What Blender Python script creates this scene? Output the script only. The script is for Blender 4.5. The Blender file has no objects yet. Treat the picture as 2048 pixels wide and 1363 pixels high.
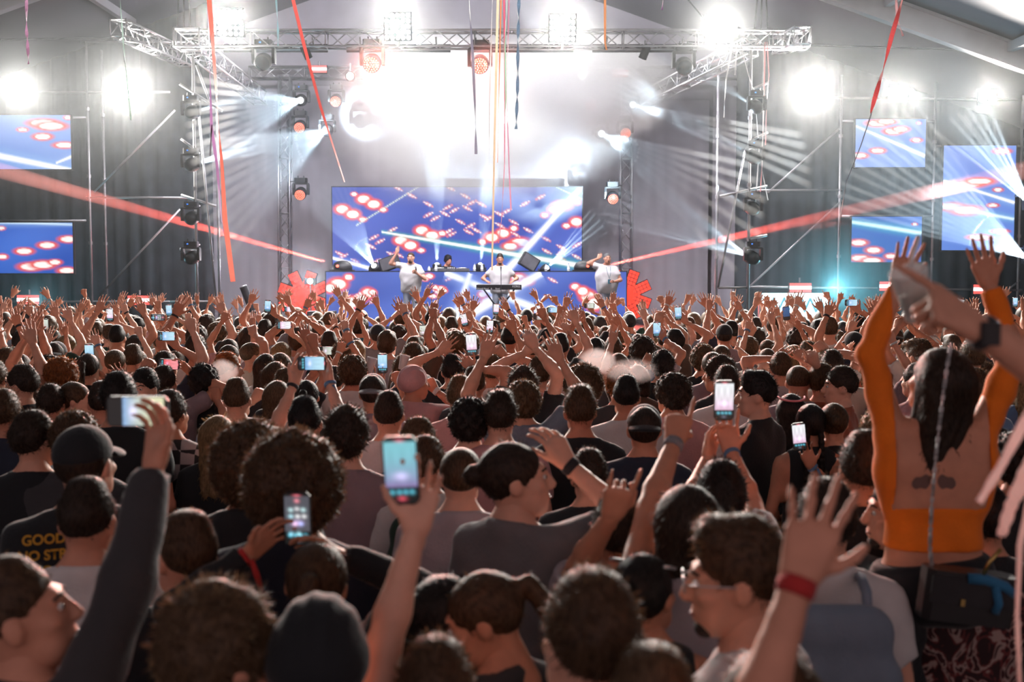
import bpy, math, random
import numpy as np
from mathutils import Vector, Matrix, Euler

# ------------------------------------------------------------------ camera, world, exposure
SC = bpy.context.scene
COL = SC.collection
F = 2048 * 40.0 / 36.0            # focal length in pixels of the 2048 x 1363 frame
PITCH = math.radians(3.56)
CAM = Vector((0, 0, 2.40))
cam_d = bpy.data.cameras.new('camera')
cam = bpy.data.objects.new('camera', cam_d)
COL.objects.link(cam)
cam.location = CAM
cam.rotation_euler = (math.pi / 2 - PITCH, 0, 0)
cam_d.lens = 40.0
cam_d.sensor_width = 36.0
cam_d.clip_end = 200
cam_d.dof.use_dof = True
cam_d.dof.focus_distance = 11.5
cam_d.dof.aperture_fstop = 2.9
SC.camera = cam
SC.view_settings.view_transform = 'Standard'
SC.view_settings.look = 'None'
SC.view_settings.gamma = 1
SC.view_settings.use_curve_mapping = False
SC.view_settings.exposure = 0.0
try:
    SC.cycles.volume_step_rate = 1.0
    SC.cycles.volume_max_steps = 96
    SC.cycles.max_bounces = 2
    SC.cycles.diffuse_bounces = 1
    SC.cycles.glossy_bounces = 1
    SC.cycles.light_sampling_threshold = 0.05
    SC.cycles.volume_bounces = 0
    SC.cycles.transparent_max_bounces = 8
    SC.cycles.sample_clamp_indirect = 4
    SC.cycles.use_denoising = True
    SC.cycles.use_adaptive_sampling = True
    SC.cycles.adaptive_threshold = 0.10
except Exception:
    pass

world = bpy.data.worlds.new('world')
SC.world = world
world.use_nodes = True
wb = world.node_tree.nodes['Background']
wb.inputs[0].default_value = (0.66, 0.48, 0.49, 1)
wb.inputs[1].default_value = 0.64

HAZE = 0.0040                      # density of the thin haze in the tent
LAMPS = []
LG = 3.2                          # level of the lamps that light the crowd
BG = 0.80                         # level of the beam lamps


def lamp(name, kind, loc, to, energy, color, size=1.2, blend=0.4, radius=0.08, key=True):
    ld = bpy.data.lights.new(name, kind)
    ld.energy = energy * (LG if key else BG)
    ld.color = color
    ld.shadow_soft_size = radius
    if kind == 'SPOT':
        ld.spot_size = size
        ld.spot_blend = blend
    o = bpy.data.objects.new(name, ld)
    COL.objects.link(o)
    loc = Vector(loc)
    o.location = loc
    d = Vector(to) - loc
    o.rotation_euler = d.to_track_quat('-Z', 'Y').to_euler()
    LAMPS.append(o)
    return o


# ------------------------------------------------------------------ pixel -> world
CP, SP = math.cos(PITCH), math.sin(PITCH)


def ray(px, py):
    u = (px - 1024.0) / F
    v = (681.5 - py) / F
    return Vector((u, CP + v * SP, -SP + v * CP))


def at(px, py, d):
    """the point seen at this pixel in the plane y = d"""
    r = ray(px, py)
    return CAM + r * (d / r.y)


def at_z(px, py, z):
    r = ray(px, py)
    return CAM + r * ((z - CAM.z) / r.z)


def proj(p):
    q = Vector(p) - CAM
    z = q.y * CP - q.z * SP
    return (1024 + F * q.x / z, 681.5 - F * (q.y * SP + q.z * CP) / z)


# ------------------------------------------------------------------ materials
MATS = {}


def mat(name, col=(0.5, 0.5, 0.5), rough=0.6, metal=0.0, emit=None, strength=0.0, noise=0.0, nscale=8.0,
        bump=0.0, bscale=40.0, objcol=False, sheen=0.0, spec=0.5, sample=None, attr=None, sss=0.0, alpha=1.0):
    m = bpy.data.materials.new(name)
    m.use_nodes = True
    nt = m.node_tree
    b = nt.nodes['Principled BSDF']
    b.inputs['Roughness'].default_value = rough
    b.inputs['Metallic'].default_value = metal
    b.inputs['Specular IOR Level'].default_value = spec
    b.inputs['Base Color'].default_value = (*col, 1)
    if sheen:
        b.inputs['Sheen Weight'].default_value = sheen
        b.inputs['Sheen Roughness'].default_value = 0.4
    src = None
    if objcol:
        oi = nt.nodes.new('ShaderNodeObjectInfo')
        src = oi.outputs['Color']
        nt.links.new(src, b.inputs['Base Color'])
    if attr:
        an = nt.nodes.new('ShaderNodeAttribute')
        an.attribute_name = attr
        src = an.outputs['Color']
        nt.links.new(src, b.inputs['Base Color'])
    if noise or bump:
        tc = nt.nodes.new('ShaderNodeTexCoord')
    if noise:
        n = nt.nodes.new('ShaderNodeTexNoise')
        n.inputs['Scale'].default_value = nscale
        n.inputs['Detail'].default_value = 3
        nt.links.new(tc.outputs['Object'], n.inputs['Vector'])
        r = nt.nodes.new('ShaderNodeMapRange')
        r.inputs['From Min'].default_value = 0.3
        r.inputs['From Max'].default_value = 0.7
        r.inputs['To Min'].default_value = 1 - noise
        r.inputs['To Max'].default_value = 1 + noise
        nt.links.new(n.outputs['Fac'], r.inputs['Value'])
        mx = nt.nodes.new('ShaderNodeVectorMath')
        mx.operation = 'SCALE'
        if src is not None:
            nt.links.new(src, mx.inputs[0])
        else:
            mx.inputs[0].default_value = col
        nt.links.new(r.outputs[0], mx.inputs['Scale'])
        nt.links.new(mx.outputs[0], b.inputs['Base Color'])
    if bump:
        n2 = nt.nodes.new('ShaderNodeTexNoise')
        n2.inputs['Scale'].default_value = bscale
        n2.inputs['Detail'].default_value = 2
        nt.links.new(tc.outputs['Object'], n2.inputs['Vector'])
        bp = nt.nodes.new('ShaderNodeBump')
        bp.inputs['Strength'].default_value = bump
        bp.inputs['Distance'].default_value = 0.01
        nt.links.new(n2.outputs['Fac'], bp.inputs['Height'])
        nt.links.new(bp.outputs[0], b.inputs['Normal'])
    if emit is not None:
        b.inputs['Emission Color'].default_value = (*emit, 1)
        b.inputs['Emission Strength'].default_value = strength
    if attr and strength and emit is None:
        nt.links.new(src, b.inputs['Emission Color'])
        b.inputs['Emission Strength'].default_value = strength
        b.inputs['Base Color'].default_value = (0.02, 0.02, 0.02, 1)
        for l in list(b.inputs['Base Color'].links):
            nt.links.remove(l)
    if sss:
        b.inputs['Subsurface Weight'].default_value = sss
    if sample:
        try:
            m.cycles.emission_sampling = sample
        except Exception:
            pass
    MATS[name] = m
    return m


def volmat(name, density, color=(1, 1, 1), aniso=0.0, het=None):
    m = bpy.data.materials.new(name)
    m.use_nodes = True
    nt = m.node_tree
    nt.nodes.clear()
    out = nt.nodes.new('ShaderNodeOutputMaterial')
    v = nt.nodes.new('ShaderNodeVolumeScatter')
    v.inputs['Color'].default_value = (*color, 1)
    v.inputs['Density'].default_value = density
    v.inputs['Anisotropy'].default_value = aniso
    nt.links.new(v.outputs[0], out.inputs['Volume'])
    if het:                           # billows: noise in the object's space, thinning towards its rim
        scale, lo, hi, dist = het
        tc = nt.nodes.new('ShaderNodeTexCoord')
        n = nt.nodes.new('ShaderNodeTexNoise')
        n.inputs['Scale'].default_value = scale
        n.inputs['Detail'].default_value = 4
        n.inputs['Roughness'].default_value = 0.6
        n.inputs['Distortion'].default_value = dist
        nt.links.new(tc.outputs['Object'], n.inputs['Vector'])
        ln = nt.nodes.new('ShaderNodeVectorMath')
        ln.operation = 'LENGTH'
        nt.links.new(tc.outputs['Object'], ln.inputs[0])
        fall = nt.nodes.new('ShaderNodeMapRange')
        fall.interpolation_type = 'SMOOTHSTEP'
        fall.inputs['From Min'].default_value = 0.25
        fall.inputs['From Max'].default_value = 0.98
        fall.inputs['To Min'].default_value = 0.64
        fall.inputs['To Max'].default_value = -0.35
        nt.links.new(ln.outputs['Value'], fall.inputs['Value'])
        ad = nt.nodes.new('ShaderNodeMath')
        ad.operation = 'ADD'
        nt.links.new(n.outputs['Fac'], ad.inputs[0])
        nt.links.new(fall.outputs[0], ad.inputs[1])
        mr = nt.nodes.new('ShaderNodeMapRange')
        mr.inputs['From Min'].default_value = lo
        mr.inputs['From Max'].default_value = hi
        mr.inputs['To Max'].default_value = density
        nt.links.new(ad.outputs[0], mr.inputs['Value'])
        nt.links.new(mr.outputs[0], v.inputs['Density'])
    MATS[name] = m
    return m


# ------------------------------------------------------------------ mesh building
class MB:
    """collects shapes and links them as ONE mesh object"""

    def __init__(s):
        s.v, s.f = [], []

    def add(s, v, f):
        b = len(s.v)
        s.v.extend([tuple(p) for p in v])
        s.f.extend([tuple(i + b for i in q) for q in f])
        return s

    def box(s, c, d, rot=None):
        hx, hy, hz = d[0] / 2, d[1] / 2, d[2] / 2
        vs = [Vector((x, y, z)) for x in (-hx, hx) for y in (-hy, hy) for z in (-hz, hz)]
        if rot is not None:
            vs = [rot @ p for p in vs]
        c = Vector(c)
        return s.add([p + c for p in vs],
                     [(0, 1, 3, 2), (4, 6, 7, 5), (0, 4, 5, 1), (2, 3, 7, 6), (0, 2, 6, 4), (1, 5, 7, 3)])

    def bevbox(s, c, d, b, rot=None):
        """box with its vertical edges cut"""
        hx, hy, hz = d[0] / 2, d[1] / 2, d[2] / 2
        ring = [(-hx + b, -hy), (hx - b, -hy), (hx, -hy + b), (hx, hy - b), (hx - b, hy), (-hx + b, hy), (-hx, hy - b), (-hx, -hy + b)]
        vs = [Vector((x, y, z)) for z in (-hz, hz) for x, y in ring]
        if rot is not None:
            vs = [rot @ p for p in vs]
        c = Vector(c)
        n = 8
        fs = [tuple(range(n - 1, -1, -1)), tuple(range(n, 2 * n))] + [(i, (i + 1) % n, n + (i + 1) % n, n + i) for i in range(n)]
        return s.add([p + c for p in vs], fs)

    def prism(s, pts, x0, x1, M=None):
        """polygon in the (y, z) plane pushed along x"""
        n = len(pts)
        vs = [Vector((x, y, z)) for x in (x0, x1) for y, z in pts]
        if M is not None:
            vs = [M @ p for p in vs]
        return s.add(vs, [tuple(range(n - 1, -1, -1)), tuple(range(n, 2 * n))] + [(i, (i + 1) % n, n + (i + 1) % n, n + i) for i in range(n)])

    def tube(s, p0, p1, r, n=8, r1=None, cap=True):
        p0, p1 = Vector(p0), Vector(p1)
        r1 = r if r1 is None else r1
        z = (p1 - p0)
        if z.length < 1e-6:
            return s
        z.normalize()
        a = z.orthogonal().normalized()
        b = z.cross(a)
        vs = []
        for p, q in ((p0, r), (p1, r1)):
            for i in range(n):
                t = 2 * math.pi * i / n
                vs.append(p + a * (q * math.cos(t)) + b * (q * math.sin(t)))
        fs = [(i, (i + 1) % n, n + (i + 1) % n, n + i) for i in range(n)]
        if cap:
            fs += [tuple(range(n - 1, -1, -1)), tuple(range(n, 2 * n))]
        return s.add(vs, fs)

    def path(s, pts, r, n=6, rs=None):
        pts = [Vector(p) for p in pts]
        vs, fs = [], []
        a = None
        for i, p in enumerate(pts):
            d = (pts[min(i + 1, len(pts) - 1)] - pts[max(i - 1, 0)])
            d.normalize()
            a = d.orthogonal().normalized() if a is None else (a - d * a.dot(d)).normalized()
            b = d.cross(a)
            q = rs[i] if rs else r
            for k in range(n):
                t = 2 * math.pi * k / n
                vs.append(p + a * (q * math.cos(t)) + b * (q * math.sin(t)))
        for i in range(len(pts) - 1):
            for k in range(n):
                fs.append((i * n + k, i * n + (k + 1) % n, (i + 1) * n + (k + 1) % n, (i + 1) * n + k))
        fs += [tuple(range(n - 1, -1, -1)), tuple(range((len(pts) - 1) * n, len(pts) * n))]
        return s.add(vs, fs)

    def lathe(s, prof, n=16, M=None):
        """prof: (radius, z) from bottom to top"""
        vs, fs = [], []
        for r, z in prof:
            for k in range(n):
                t = 2 * math.pi * k / n
                vs.append(Vector((r * math.cos(t), r * math.sin(t), z)))
        if M is not None:
            vs = [M @ p for p in vs]
        m = len(prof)
        for i in range(m - 1):
            for k in range(n):
                fs.append((i * n + k, i * n + (k + 1) % n, (i + 1) * n + (k + 1) % n, (i + 1) * n + k))
        fs += [tuple(range(n - 1, -1, -1)), tuple(range((m - 1) * n, m * n))]
        return s.add(vs, fs)

    def ribbon(s, pts, widths, normals=None, thick=0.002):
        """a thin strip with thickness along pts"""
        pts = [Vector(p) for p in pts]
        vs, fs = [], []
        for i, p in enumerate(pts):
            d = (pts[min(i + 1, len(pts) - 1)] - pts[max(i - 1, 0)]).normalized()
            nrm = Vector(normals[i]) if normals else Vector((0, -1, 0))
            sd = d.cross(nrm).normalized()
            nn = sd.cross(d).normalized()
            w = widths[i] / 2
            vs += [p + sd * w + nn * thick, p - sd * w + nn * thick, p - sd * w - nn * thick, p + sd * w - nn * thick]
        for i in range(len(pts) - 1):
            for k in range(4):
                fs.append((i * 4 + k, i * 4 + (k + 1) % 4, (i + 1) * 4 + (k + 1) % 4, (i + 1) * 4 + k))
        fs += [(3, 2, 1, 0), tuple(range(len(pts) * 4 - 4, len(pts) * 4))]
        return s.add(vs, fs)

    def mesh(s, name, m=None, smooth=False):
        me = bpy.data.meshes.new(name)
        me.from_pydata(s.v, [], s.f)
        if m is not None:
            me.materials.append(m)
        if smooth:
            me.polygons.foreach_set('use_smooth', [True] * len(me.polygons))
        me.update()
        return me

    def build(s, name, m, parent=None, smooth=False, loc=None, rot=None):
        return link(name, s.mesh(name, m, smooth), parent, loc, rot)


def link(name, me, parent=None, loc=None, rot=None):
    o = bpy.data.objects.new(name, me)
    COL.objects.link(o)
    if parent is not None:
        o.parent = parent
    if loc is not None:
        o.location = loc
    if rot is not None:
        o.rotation_euler = rot
    return o


def npmesh(name, v, f, m=None, smooth=True):
    """fast mesh from arrays: v (n,3), f (m,4) or (m,3) ints"""
    me = bpy.data.meshes.new(name)
    n, k = f.shape
    me.vertices.add(len(v))
    me.vertices.foreach_set('co', np.ascontiguousarray(v, np.float32).ravel())
    me.loops.add(n * k)
    me.loops.foreach_set('vertex_index', np.ascontiguousarray(f, np.int32).ravel())
    me.polygons.add(n)
    me.polygons.foreach_set('loop_start', np.arange(0, n * k, k, dtype=np.int32))
    me.polygons.foreach_set('loop_total', np.full(n, k, np.int32))
    if smooth:
        me.polygons.foreach_set('use_smooth', np.ones(n, bool))
    if m is not None:
        me.materials.append(m)
    me.update(calc_edges=True)
    return me


def thing(name, label, cat, loc=(0, 0, 0), rot=(0, 0, 0), group=None):
    o = bpy.data.objects.new(name, None)
    o.empty_display_size = 0.1
    COL.objects.link(o)
    o.location = loc
    o.rotation_euler = rot
    return tag(o, label, cat, group)


def tag(o, label, cat=None, group=None):
    o['label'] = label
    if cat:
        o['category'] = cat
    if group:
        o['group'] = group
    return o


def struct(o):
    o['kind'] = 'structure'
    return o


def copy_tree(o, parent=None):
    c = o.copy()
    COL.objects.link(c)
    c.parent = parent
    for ch in list(o.children):
        copy_tree(ch, c)
    return c


def aim(loc, to):
    """rotation that turns +Y towards a point"""
    return (Vector(to) - Vector(loc)).to_track_quat('Y', 'Z').to_euler()


rnd = random.Random(7)


def lin(r, g, b):
    f = lambda c: (c / 255.0) / 12.92 if c <= 10 else (((c / 255.0) + 0.055) / 1.055) ** 2.4
    return (f(r), f(g), f(b))


# ------------------------------------------------------------------ shared materials
mat('ground', (0.05, 0.045, 0.045), 0.8, noise=0.3, nscale=1.5)
mat('tent', (0.22, 0.215, 0.235), 0.75, noise=0.05, nscale=0.6, bump=0.15, bscale=2.0)
mat('lining', (0.30, 0.29, 0.32), 0.85, noise=0.10, nscale=0.8)
mat('cloth_grey', (0.52, 0.50, 0.55), 0.9, noise=0.08, nscale=1.2)
mat('cloth_black', (0.036, 0.044, 0.052), 0.95, noise=0.25, nscale=2.0)
mat('alu', (0.62, 0.62, 0.64), 0.36, metal=0.85, noise=0.08, nscale=6)
mat('steel', (0.46, 0.46, 0.47), 0.45, metal=0.75, noise=0.12, nscale=5)
mat('rafter', (0.66, 0.66, 0.68), 0.45, metal=0.3, noise=0.06, nscale=2)
mat('black', (0.018, 0.018, 0.02), 0.45, noise=0.2, nscale=12)
mat('blackmatt', (0.03, 0.03, 0.034), 0.8, noise=0.2, nscale=10)
mat('deck', (0.06, 0.058, 0.06), 0.7, noise=0.2, nscale=3)
mat('case', (0.10, 0.10, 0.11), 0.5, noise=0.2, nscale=5)
mat('white', (0.8, 0.8, 0.8), 0.5)
mat('bottle', (0.75, 0.8, 0.82), 0.15, spec=0.8)
mat('cap_blue', (0.05, 0.12, 0.4), 0.4)
mat('bulb', (1, 1, 1), 0.4, emit=(1.0, 0.97, 0.90), strength=16, sample='NONE')
mat('bulb_white', (1, 1, 1), 0.4, emit=(1.0, 0.97, 0.90), strength=26, sample='NONE')
mat('beam_lens', (1, 1, 1), 0.3, emit=(0.86, 0.95, 1.0), strength=7, sample='NONE')
mat('red_led', (0.4, 0.03, 0.02), 0.4, emit=lin(255, 70, 48), strength=1.0, sample='NONE')
mat('red_dot', (0.4, 0.1, 0.08), 0.4, emit=(1.0, 0.70, 0.45), strength=1.0, sample='NONE')
mat('strobe_red', (0.4, 0.1, 0.1), 0.4, emit=lin(255, 96, 88), strength=1.2, sample='NONE')
mat('strobe_white', (0.9, 0.9, 0.9), 0.4, emit=(1.0, 0.93, 0.93), strength=3.0, sample='NONE')
mat('display_blue', (0, 0.02, 0.2), 0.4, emit=(0.05, 0.25, 1.0), strength=1.5, sample='NONE')
mat('lens_dark', (0.03, 0.04, 0.045), 0.12, spec=0.8)
mat('sign_white', (0.9, 0.9, 0.9), 0.4, emit=(0.62, 0.95, 1.0), strength=3.0)
mat('sign_teal', (0.2, 0.45, 0.5), 0.5, emit=lin(110, 185, 205), strength=0.8, sample='NONE')
mat('led', attr='Col', strength=1.0, rough=0.5, sample='NONE')
mat('laser_red', (0.4, 0.02, 0.02), 0.3, emit=(1.0, 0.12, 0.07), strength=4, sample='NONE')
mat('brass', (0.6, 0.42, 0.15), 0.35, metal=0.9)

# ------------------------------------------------------------------ the tent
RX, RZ, RS = -1.75, 11.10, 0.354            # ridge position, ridge height, slope
XL, XR = -21.4, 17.9
Y0, Y1 = -5.4, 33.6


def roofz(x):
    return RZ - RS * abs(x - RX)


g = MB().box(((XL + XR) / 2, (Y0 + Y1) / 2, -0.05), (XR - XL, Y1 - Y0, 0.1))
struct(tag(g.build('floor', MATS['ground']), 'dark ground of the tent under the crowd'))

T = 0.60                                     # membrane above the underside of the rafters
cv = MB()
ys = [Y0 + i * (Y1 - Y0) / 24 for i in range(25)]
for xa, xb in ((XL, RX), (RX, XR)):
    n = 12
    xs = [xa + (xb - xa) * i / n for i in range(n + 1)]
    sag = lambda x, y: roofz(x) + T - 0.05 * math.sin(math.pi * (y - Y0) / 5.0) ** 2
    vs = [(x, y, sag(x, y)) for y in ys for x in xs] + [(x, y, sag(x, y) + 0.04) for y in ys for x in xs]
    k = (n + 1) * len(ys)
    fs = []
    for j in range(len(ys) - 1):
        for i in range(n):
            a = j * (n + 1) + i
            fs.append((a, a + n + 1, a + n + 2, a + 1))
            fs.append((k + a, k + a + 1, k + a + n + 2, k + a + n + 1))
    cv.add(vs, fs)
roof = cv.build('ceiling', MATS['tent'], smooth=True)
struct(tag(roof, 'pale grey tent roof fabric sloping down from the ridge'))

ti = 1


def trim(b, m, label):
    global ti
    o = b.build('trim_%d' % ti, MATS[m])
    ti += 1
    return struct(tag(o, label))


def rafter(y, label):
    b = MB()
    for xa, xb in ((XL, RX), (RX, XR)):
        za, zb = roofz(xa), roofz(xb)
        for dz, w, h in ((0.03, 0.24, 0.06), (0.27, 0.08, 0.44), (0.51, 0.24, 0.06)):
            vs = []
            for x, z in ((xa, za), (xb, zb)):
                for sy in (-1, 1):
                    for sz in (-1, 1):
                        vs.append((x, y + sy * w / 2, z + dz + sz * h / 2))
            b.add(vs, [(0, 1, 3, 2), (4, 6, 7, 5), (0, 4, 5, 1), (2, 3, 7, 6), (0, 2, 6, 4), (1, 5, 7, 3)])
    for x in (XL + 0.15, XR - 0.15):
        b.box((x, y, roofz(x) / 2), (0.22, 0.3, roofz(x)))
    return trim(b, 'rafter', label)


for y, lab in ((4.6, 'aluminium tent frame arching over the near crowd'),
               (9.6, 'aluminium tent frame behind the first frame'),
               (14.6, 'aluminium tent frame over the rows halfway to the stage'),
               (19.6, 'aluminium tent frame above the far rows'),
               (24.6, 'bright aluminium tent rafter nearest the stage truss')):
    rafter(y, lab)
for k, x in enumerate((-17.5, -13.4, -9.67, 4.2, 7.96, 10.6, 14.2)):
    b = MB()
    for y in ((4.6, 9.6, 14.6, 19.6) if x > -9 else (4.6, 9.6, 14.6, 19.6, 24.6)):
        b.box((x, y + 2.5, roofz(x) + 0.40), (0.14, 4.85, 0.20))
    trim(b, 'rafter', 'aluminium purlin running along the tent roof')
# bracing cables and seams under the far roof
for (xa, ya, xb, yb) in ((-9.5, 24.9, -1.6, 33), (6.5, 24.9, -1.5, 33), (-13, 24.9, -8, 33), (10, 24.9, 5, 33), (-5.5, 24.9, -9.5, 33), (2.4, 24.9, 6.5, 33)):
    b = MB().tube((xa, ya, roofz(xa) + 0.2), (xb, yb, roofz(xb) + 0.2), 0.018, 6)
    trim(b, 'blackmatt', 'thin dark bracing cable under the tent roof')
struct(tag(MB().add([(XL, Y1, 0), (XR, Y1, 0), (XR, Y1, roofz(XR) + T), (RX, Y1, RZ + T), (XL, Y1, roofz(XL) + T)] +
                    [(XL, Y1 + .1, 0), (XR, Y1 + .1, 0), (XR, Y1 + .1, roofz(XR) + T), (RX, Y1 + .1, RZ + T), (XL, Y1 + .1, roofz(XL) + T)],
                    [(0, 1, 2, 3, 4), (9, 8, 7, 6, 5)]).build('wall_back', MATS['cloth_grey']), 'grey fabric gable wall behind the stage'))
for side, x in (('left', XL), ('right', XR)):
    h = roofz(x) + T
    struct(tag(MB().box((x, (Y0 + Y1) / 2, h / 2), (0.08, Y1 - Y0, h)).build('wall_' + side, MATS['lining']), 'grey fabric side wall of the tent'))


def drape(xa, xb, y, label, top=None, m='cloth_black', pleat=0.10, bottom=0.0):
    n = max(8, int(abs(xb - xa) / 0.11))
    vs, fs = [], []
    for i in range(n + 1):
        x = xa + (xb - xa) * i / n
        yy = y + pleat * math.sin(i * 1.9) * (0.6 + 0.4 * math.sin(i * 0.37))
        zt = min(roofz(x) - 0.12, top or 99)
        vs += [(x, yy, bottom), (x, yy, zt), (x, yy + 0.03, bottom), (x, yy + 0.03, zt)]
    for i in range(n):
        a, c = i * 4, i * 4 + 4
        fs += [(a, c, c + 1, a + 1), (a + 2, a + 3, c + 3, c + 2), (a + 1, c + 1, c + 3, a + 3)]
    return tag(MB().add(vs, fs).build('drape', MATS[m], smooth=True), label, 'curtain')


drape(-21.0, -7.45, 28.4, 'black drape behind the left scaffold and screens')
drape(5.55, 17.5, 28.4, 'black drape behind the right scaffold and screens')
# grey cloth panels at the back of the stage
for k, (xa, xb) in enumerate(((-9.5, -6.4), (-6.3, -.4), (-.35, 5.6), (5.7, 9.0))):
    drape(xa, xb, 32.6, 'tall grey cloth panel %s the video wall' % ('beside the left edge of' if k == 1 else 'at the far left of' if k == 0 else 'beside the right edge of' if k == 2 else 'at the far right of'),
          top=7.6 if k % 2 else 7.2, m='cloth_grey', pleat=0.03, bottom=1.0 if k in (1, 2) else 0.0)

# ------------------------------------------------------------------ stage platform
SZ = 1.0
st = thing('stage_platform', 'black stage platform with a dark skirt below the performers', 'stage', (0, 24.9, 0))
for i in range(6):
    MB().box((-6.1 + i * 2.1, 4.1, SZ - 0.04), (2.08, 8.2, 0.08)).build('deck_panel', MATS['deck'], st)
n = 140
sk = MB()
vs, fs = [], []
for i in range(n + 1):
    x = -7.15 + 12.6 * i / n
    vs += [(x, 0.03 * math.sin(i * 1.7), 0), (x, 0.03 * math.sin(i * 1.7), SZ - 0.08)]
for i in range(n):
    fs.append((2 * i, 2 * i + 2, 2 * i + 3, 2 * i + 1))
sk.add(vs, fs).build('skirt', MATS['cloth_black'], st)


# ------------------------------------------------------------------ trusses
def truss(p0, p1, size, bays, label, up=(0, 0, 1), name='lighting_truss', r=0.024):
    p0, p1 = Vector(p0), Vector(p1)
    L = (p1 - p0).length
    d = (p1 - p0) / L
    s = d.cross(Vector(up)).normalized()
    u = s.cross(d).normalized()
    t = thing(name, label, 'truss', p0)
    h = size / 2
    cs = [(s * a + u * b) * h for a, b in ((-1, -1), (1, -1), (1, 1), (-1, 1))]
    for c in cs:
        MB().tube(c, c + d * L, r, 8).build('chord', MATS['alu'], t, smooth=True)
    for k in range(4):
        a, b = cs[k], cs[(k + 1) % 4]
        m = MB()
        for i in range(bays):
            q0, q1 = d * (L * i / bays), d * (L * (i + 1) / bays)
            m.tube((a if i % 2 else b) + q0, (b if i % 2 else a) + q1, r * 0.5, 5)
            if i % 4 == 0:
                m.tube(a + q0, b + q0, r * 0.55, 5)
        m.tube(a + d * L, b + d * L, r * 0.55, 5)
        m.build('lattice', MATS['alu'], t, smooth=True)
    return t


TD = 24.0
PL, PR = at(357, 79, TD), at(1616, 79, TD)
truss(PL, (PR.x, TD, PL.z), 0.33, 34, 'long aluminium box truss carrying the square lamp panels')
truss(at(388, 92, TD + .2), at(520, 196, 30.6), 0.34, 14, 'aluminium truss running back from the left corner of the long truss')
truss(at(1500, 94, TD + .2), at(1290, 198, 30.6), 0.34, 14, 'aluminium truss running back from the right corner of the long truss')
truss(at(500, 146, 31), at(1500, 146, 31), 0.30, 36, 'rear aluminium truss carrying the red bar lights')
truss(at(236, 55, 22.6), at(372, 118, 26.5), 0.32, 9, 'short aluminium truss left of the long truss, hung from straps')
truss(at(1605, 70, 22.8), at(1560, 92, 25.4), 0.32, 7, 'short aluminium truss right of the long truss, hung from straps')
vt = at(570, 620, 31)
truss((vt.x, 31, SZ), at(570, 152, 31), 0.30, 18, 'upright aluminium truss column left of the video wall', up=(0, 1, 0))
vt = at(1252, 620, 31)
truss((vt.x, 31, SZ), at(1252, 152, 31), 0.30, 18, 'upright aluminium truss column right of the video wall', up=(0, 1, 0))
# truss corner block and hoist chains
c = thing('truss_corner', 'square truss corner block under the hanging cables', 'truss', at(380, 79, TD))
for sx in (-1, 1):
    for sy in (-1, 1):
        MB().tube((sx * .26, sy * .26, -.19), (sx * .26, sy * .26, .19), .024, 8).build('post', MATS['alu'], c, smooth=True)
for z in (-.18, .18):
    fr = MB()
    for a, b in (((-1, -1), (1, -1)), ((1, -1), (1, 1)), ((1, 1), (-1, 1)), ((-1, 1), (-1, -1))):
        fr.tube((a[0] * .26, a[1] * .26, z), (b[0] * .26, b[1] * .26, z), .024, 8)
    fr.tube((-.26, -.26, z), (.26, .26, z), .014, 6)
    fr.build('frame', MATS['alu'], c, smooth=True)
for px, d in ((368, 24.0), (1522, 24.2)):
    a = at(px, 70, d)
    zt = roofz(a.x) + T - .06
    ch = MB()
    for k in range(3):
        ch.path([(a.x + .05 * k, d, zt), (a.x - .05 + .06 * k, d, (zt + a.z) / 2 + .3), (a.x + .14 * (k - 1), d, a.z + .1)], 0.016, 5)
    tag(ch.build('hoist_cable', MATS['blackmatt']), 'bundle of dark hoist cables above the %s end of the long truss' % ('left' if px < 1000 else 'right'), 'cable')


# ------------------------------------------------------------------ scaffolds
def scaffold(name, label, base, poles, bars, braces):
    """each item given by world points"""
    t = thing(name, label, 'scaffold', base)
    B = Vector(base)
    for kind, items, r in (('pole', poles, 0.030), ('ledger', bars, 0.026), ('brace', braces, 0.024)):
        for a, b in items:
            m = MB().tube(Vector(a) - B, Vector(b) - B, r, 8)
            o = m.build(kind, MATS['steel'], t, smooth=True)
            a, b = Vector(a), Vector(b)
            L = (b - a).length
            k = max(2, int(L / 1.3))
            dv = (b - a) / L
            for i in range(1, k):
                q = a + dv * (L * i / k) - B
                if kind == 'pole':
                    MB().tube(q - dv * .035, q + dv * .035, r * 1.5, 6).build('coupler', MATS['steel'], o)
    return t


def pole(px, d, ytop):
    p = at(px, ytop, d)
    return ((p.x, d, 0), (p.x, d, p.z))


def bar(x0, x1, y, d, y1=None):
    return (at(x0, y, d), at(x1, y1 if y1 is not None else y, d))


SD = 26.0
scaffold('scaffold', 'grey steel scaffold holding the left pair of video screens', (at(174, 500, SD).x, SD, 0),
         [pole(172, SD, 82), pole(203, SD + 1.2, 100), pole(-60, SD, 180)],
         [bar(160, 372, 84, SD), bar(-60, 172, 235, SD), bar(-60, 172, 441, SD), bar(172, 380, 395, SD), bar(-60, 392, 603, SD), bar(-60, 340, 184, SD)],
         [bar(188, 350, 384, SD, 220), bar(200, 360, 590, SD, 418)])
lt = scaffold('scaffold', 'steel tower of two poles carrying beam lights left of the stage', (at(388, 500, TD).x, TD, 0),
              [pole(386, TD, 112), pole(432, TD + 1.6, 150)],
              [bar(360, 445, 168, TD, 222), bar(362, 395, 278, TD, 302), bar(362, 432, 390, TD, 412), bar(360, 396, 498, TD, 499), bar(340, 432, 603, TD)],
              [bar(395, 432, 195, TD, 600), bar(393, 424, 130, TD, 215)])
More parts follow.
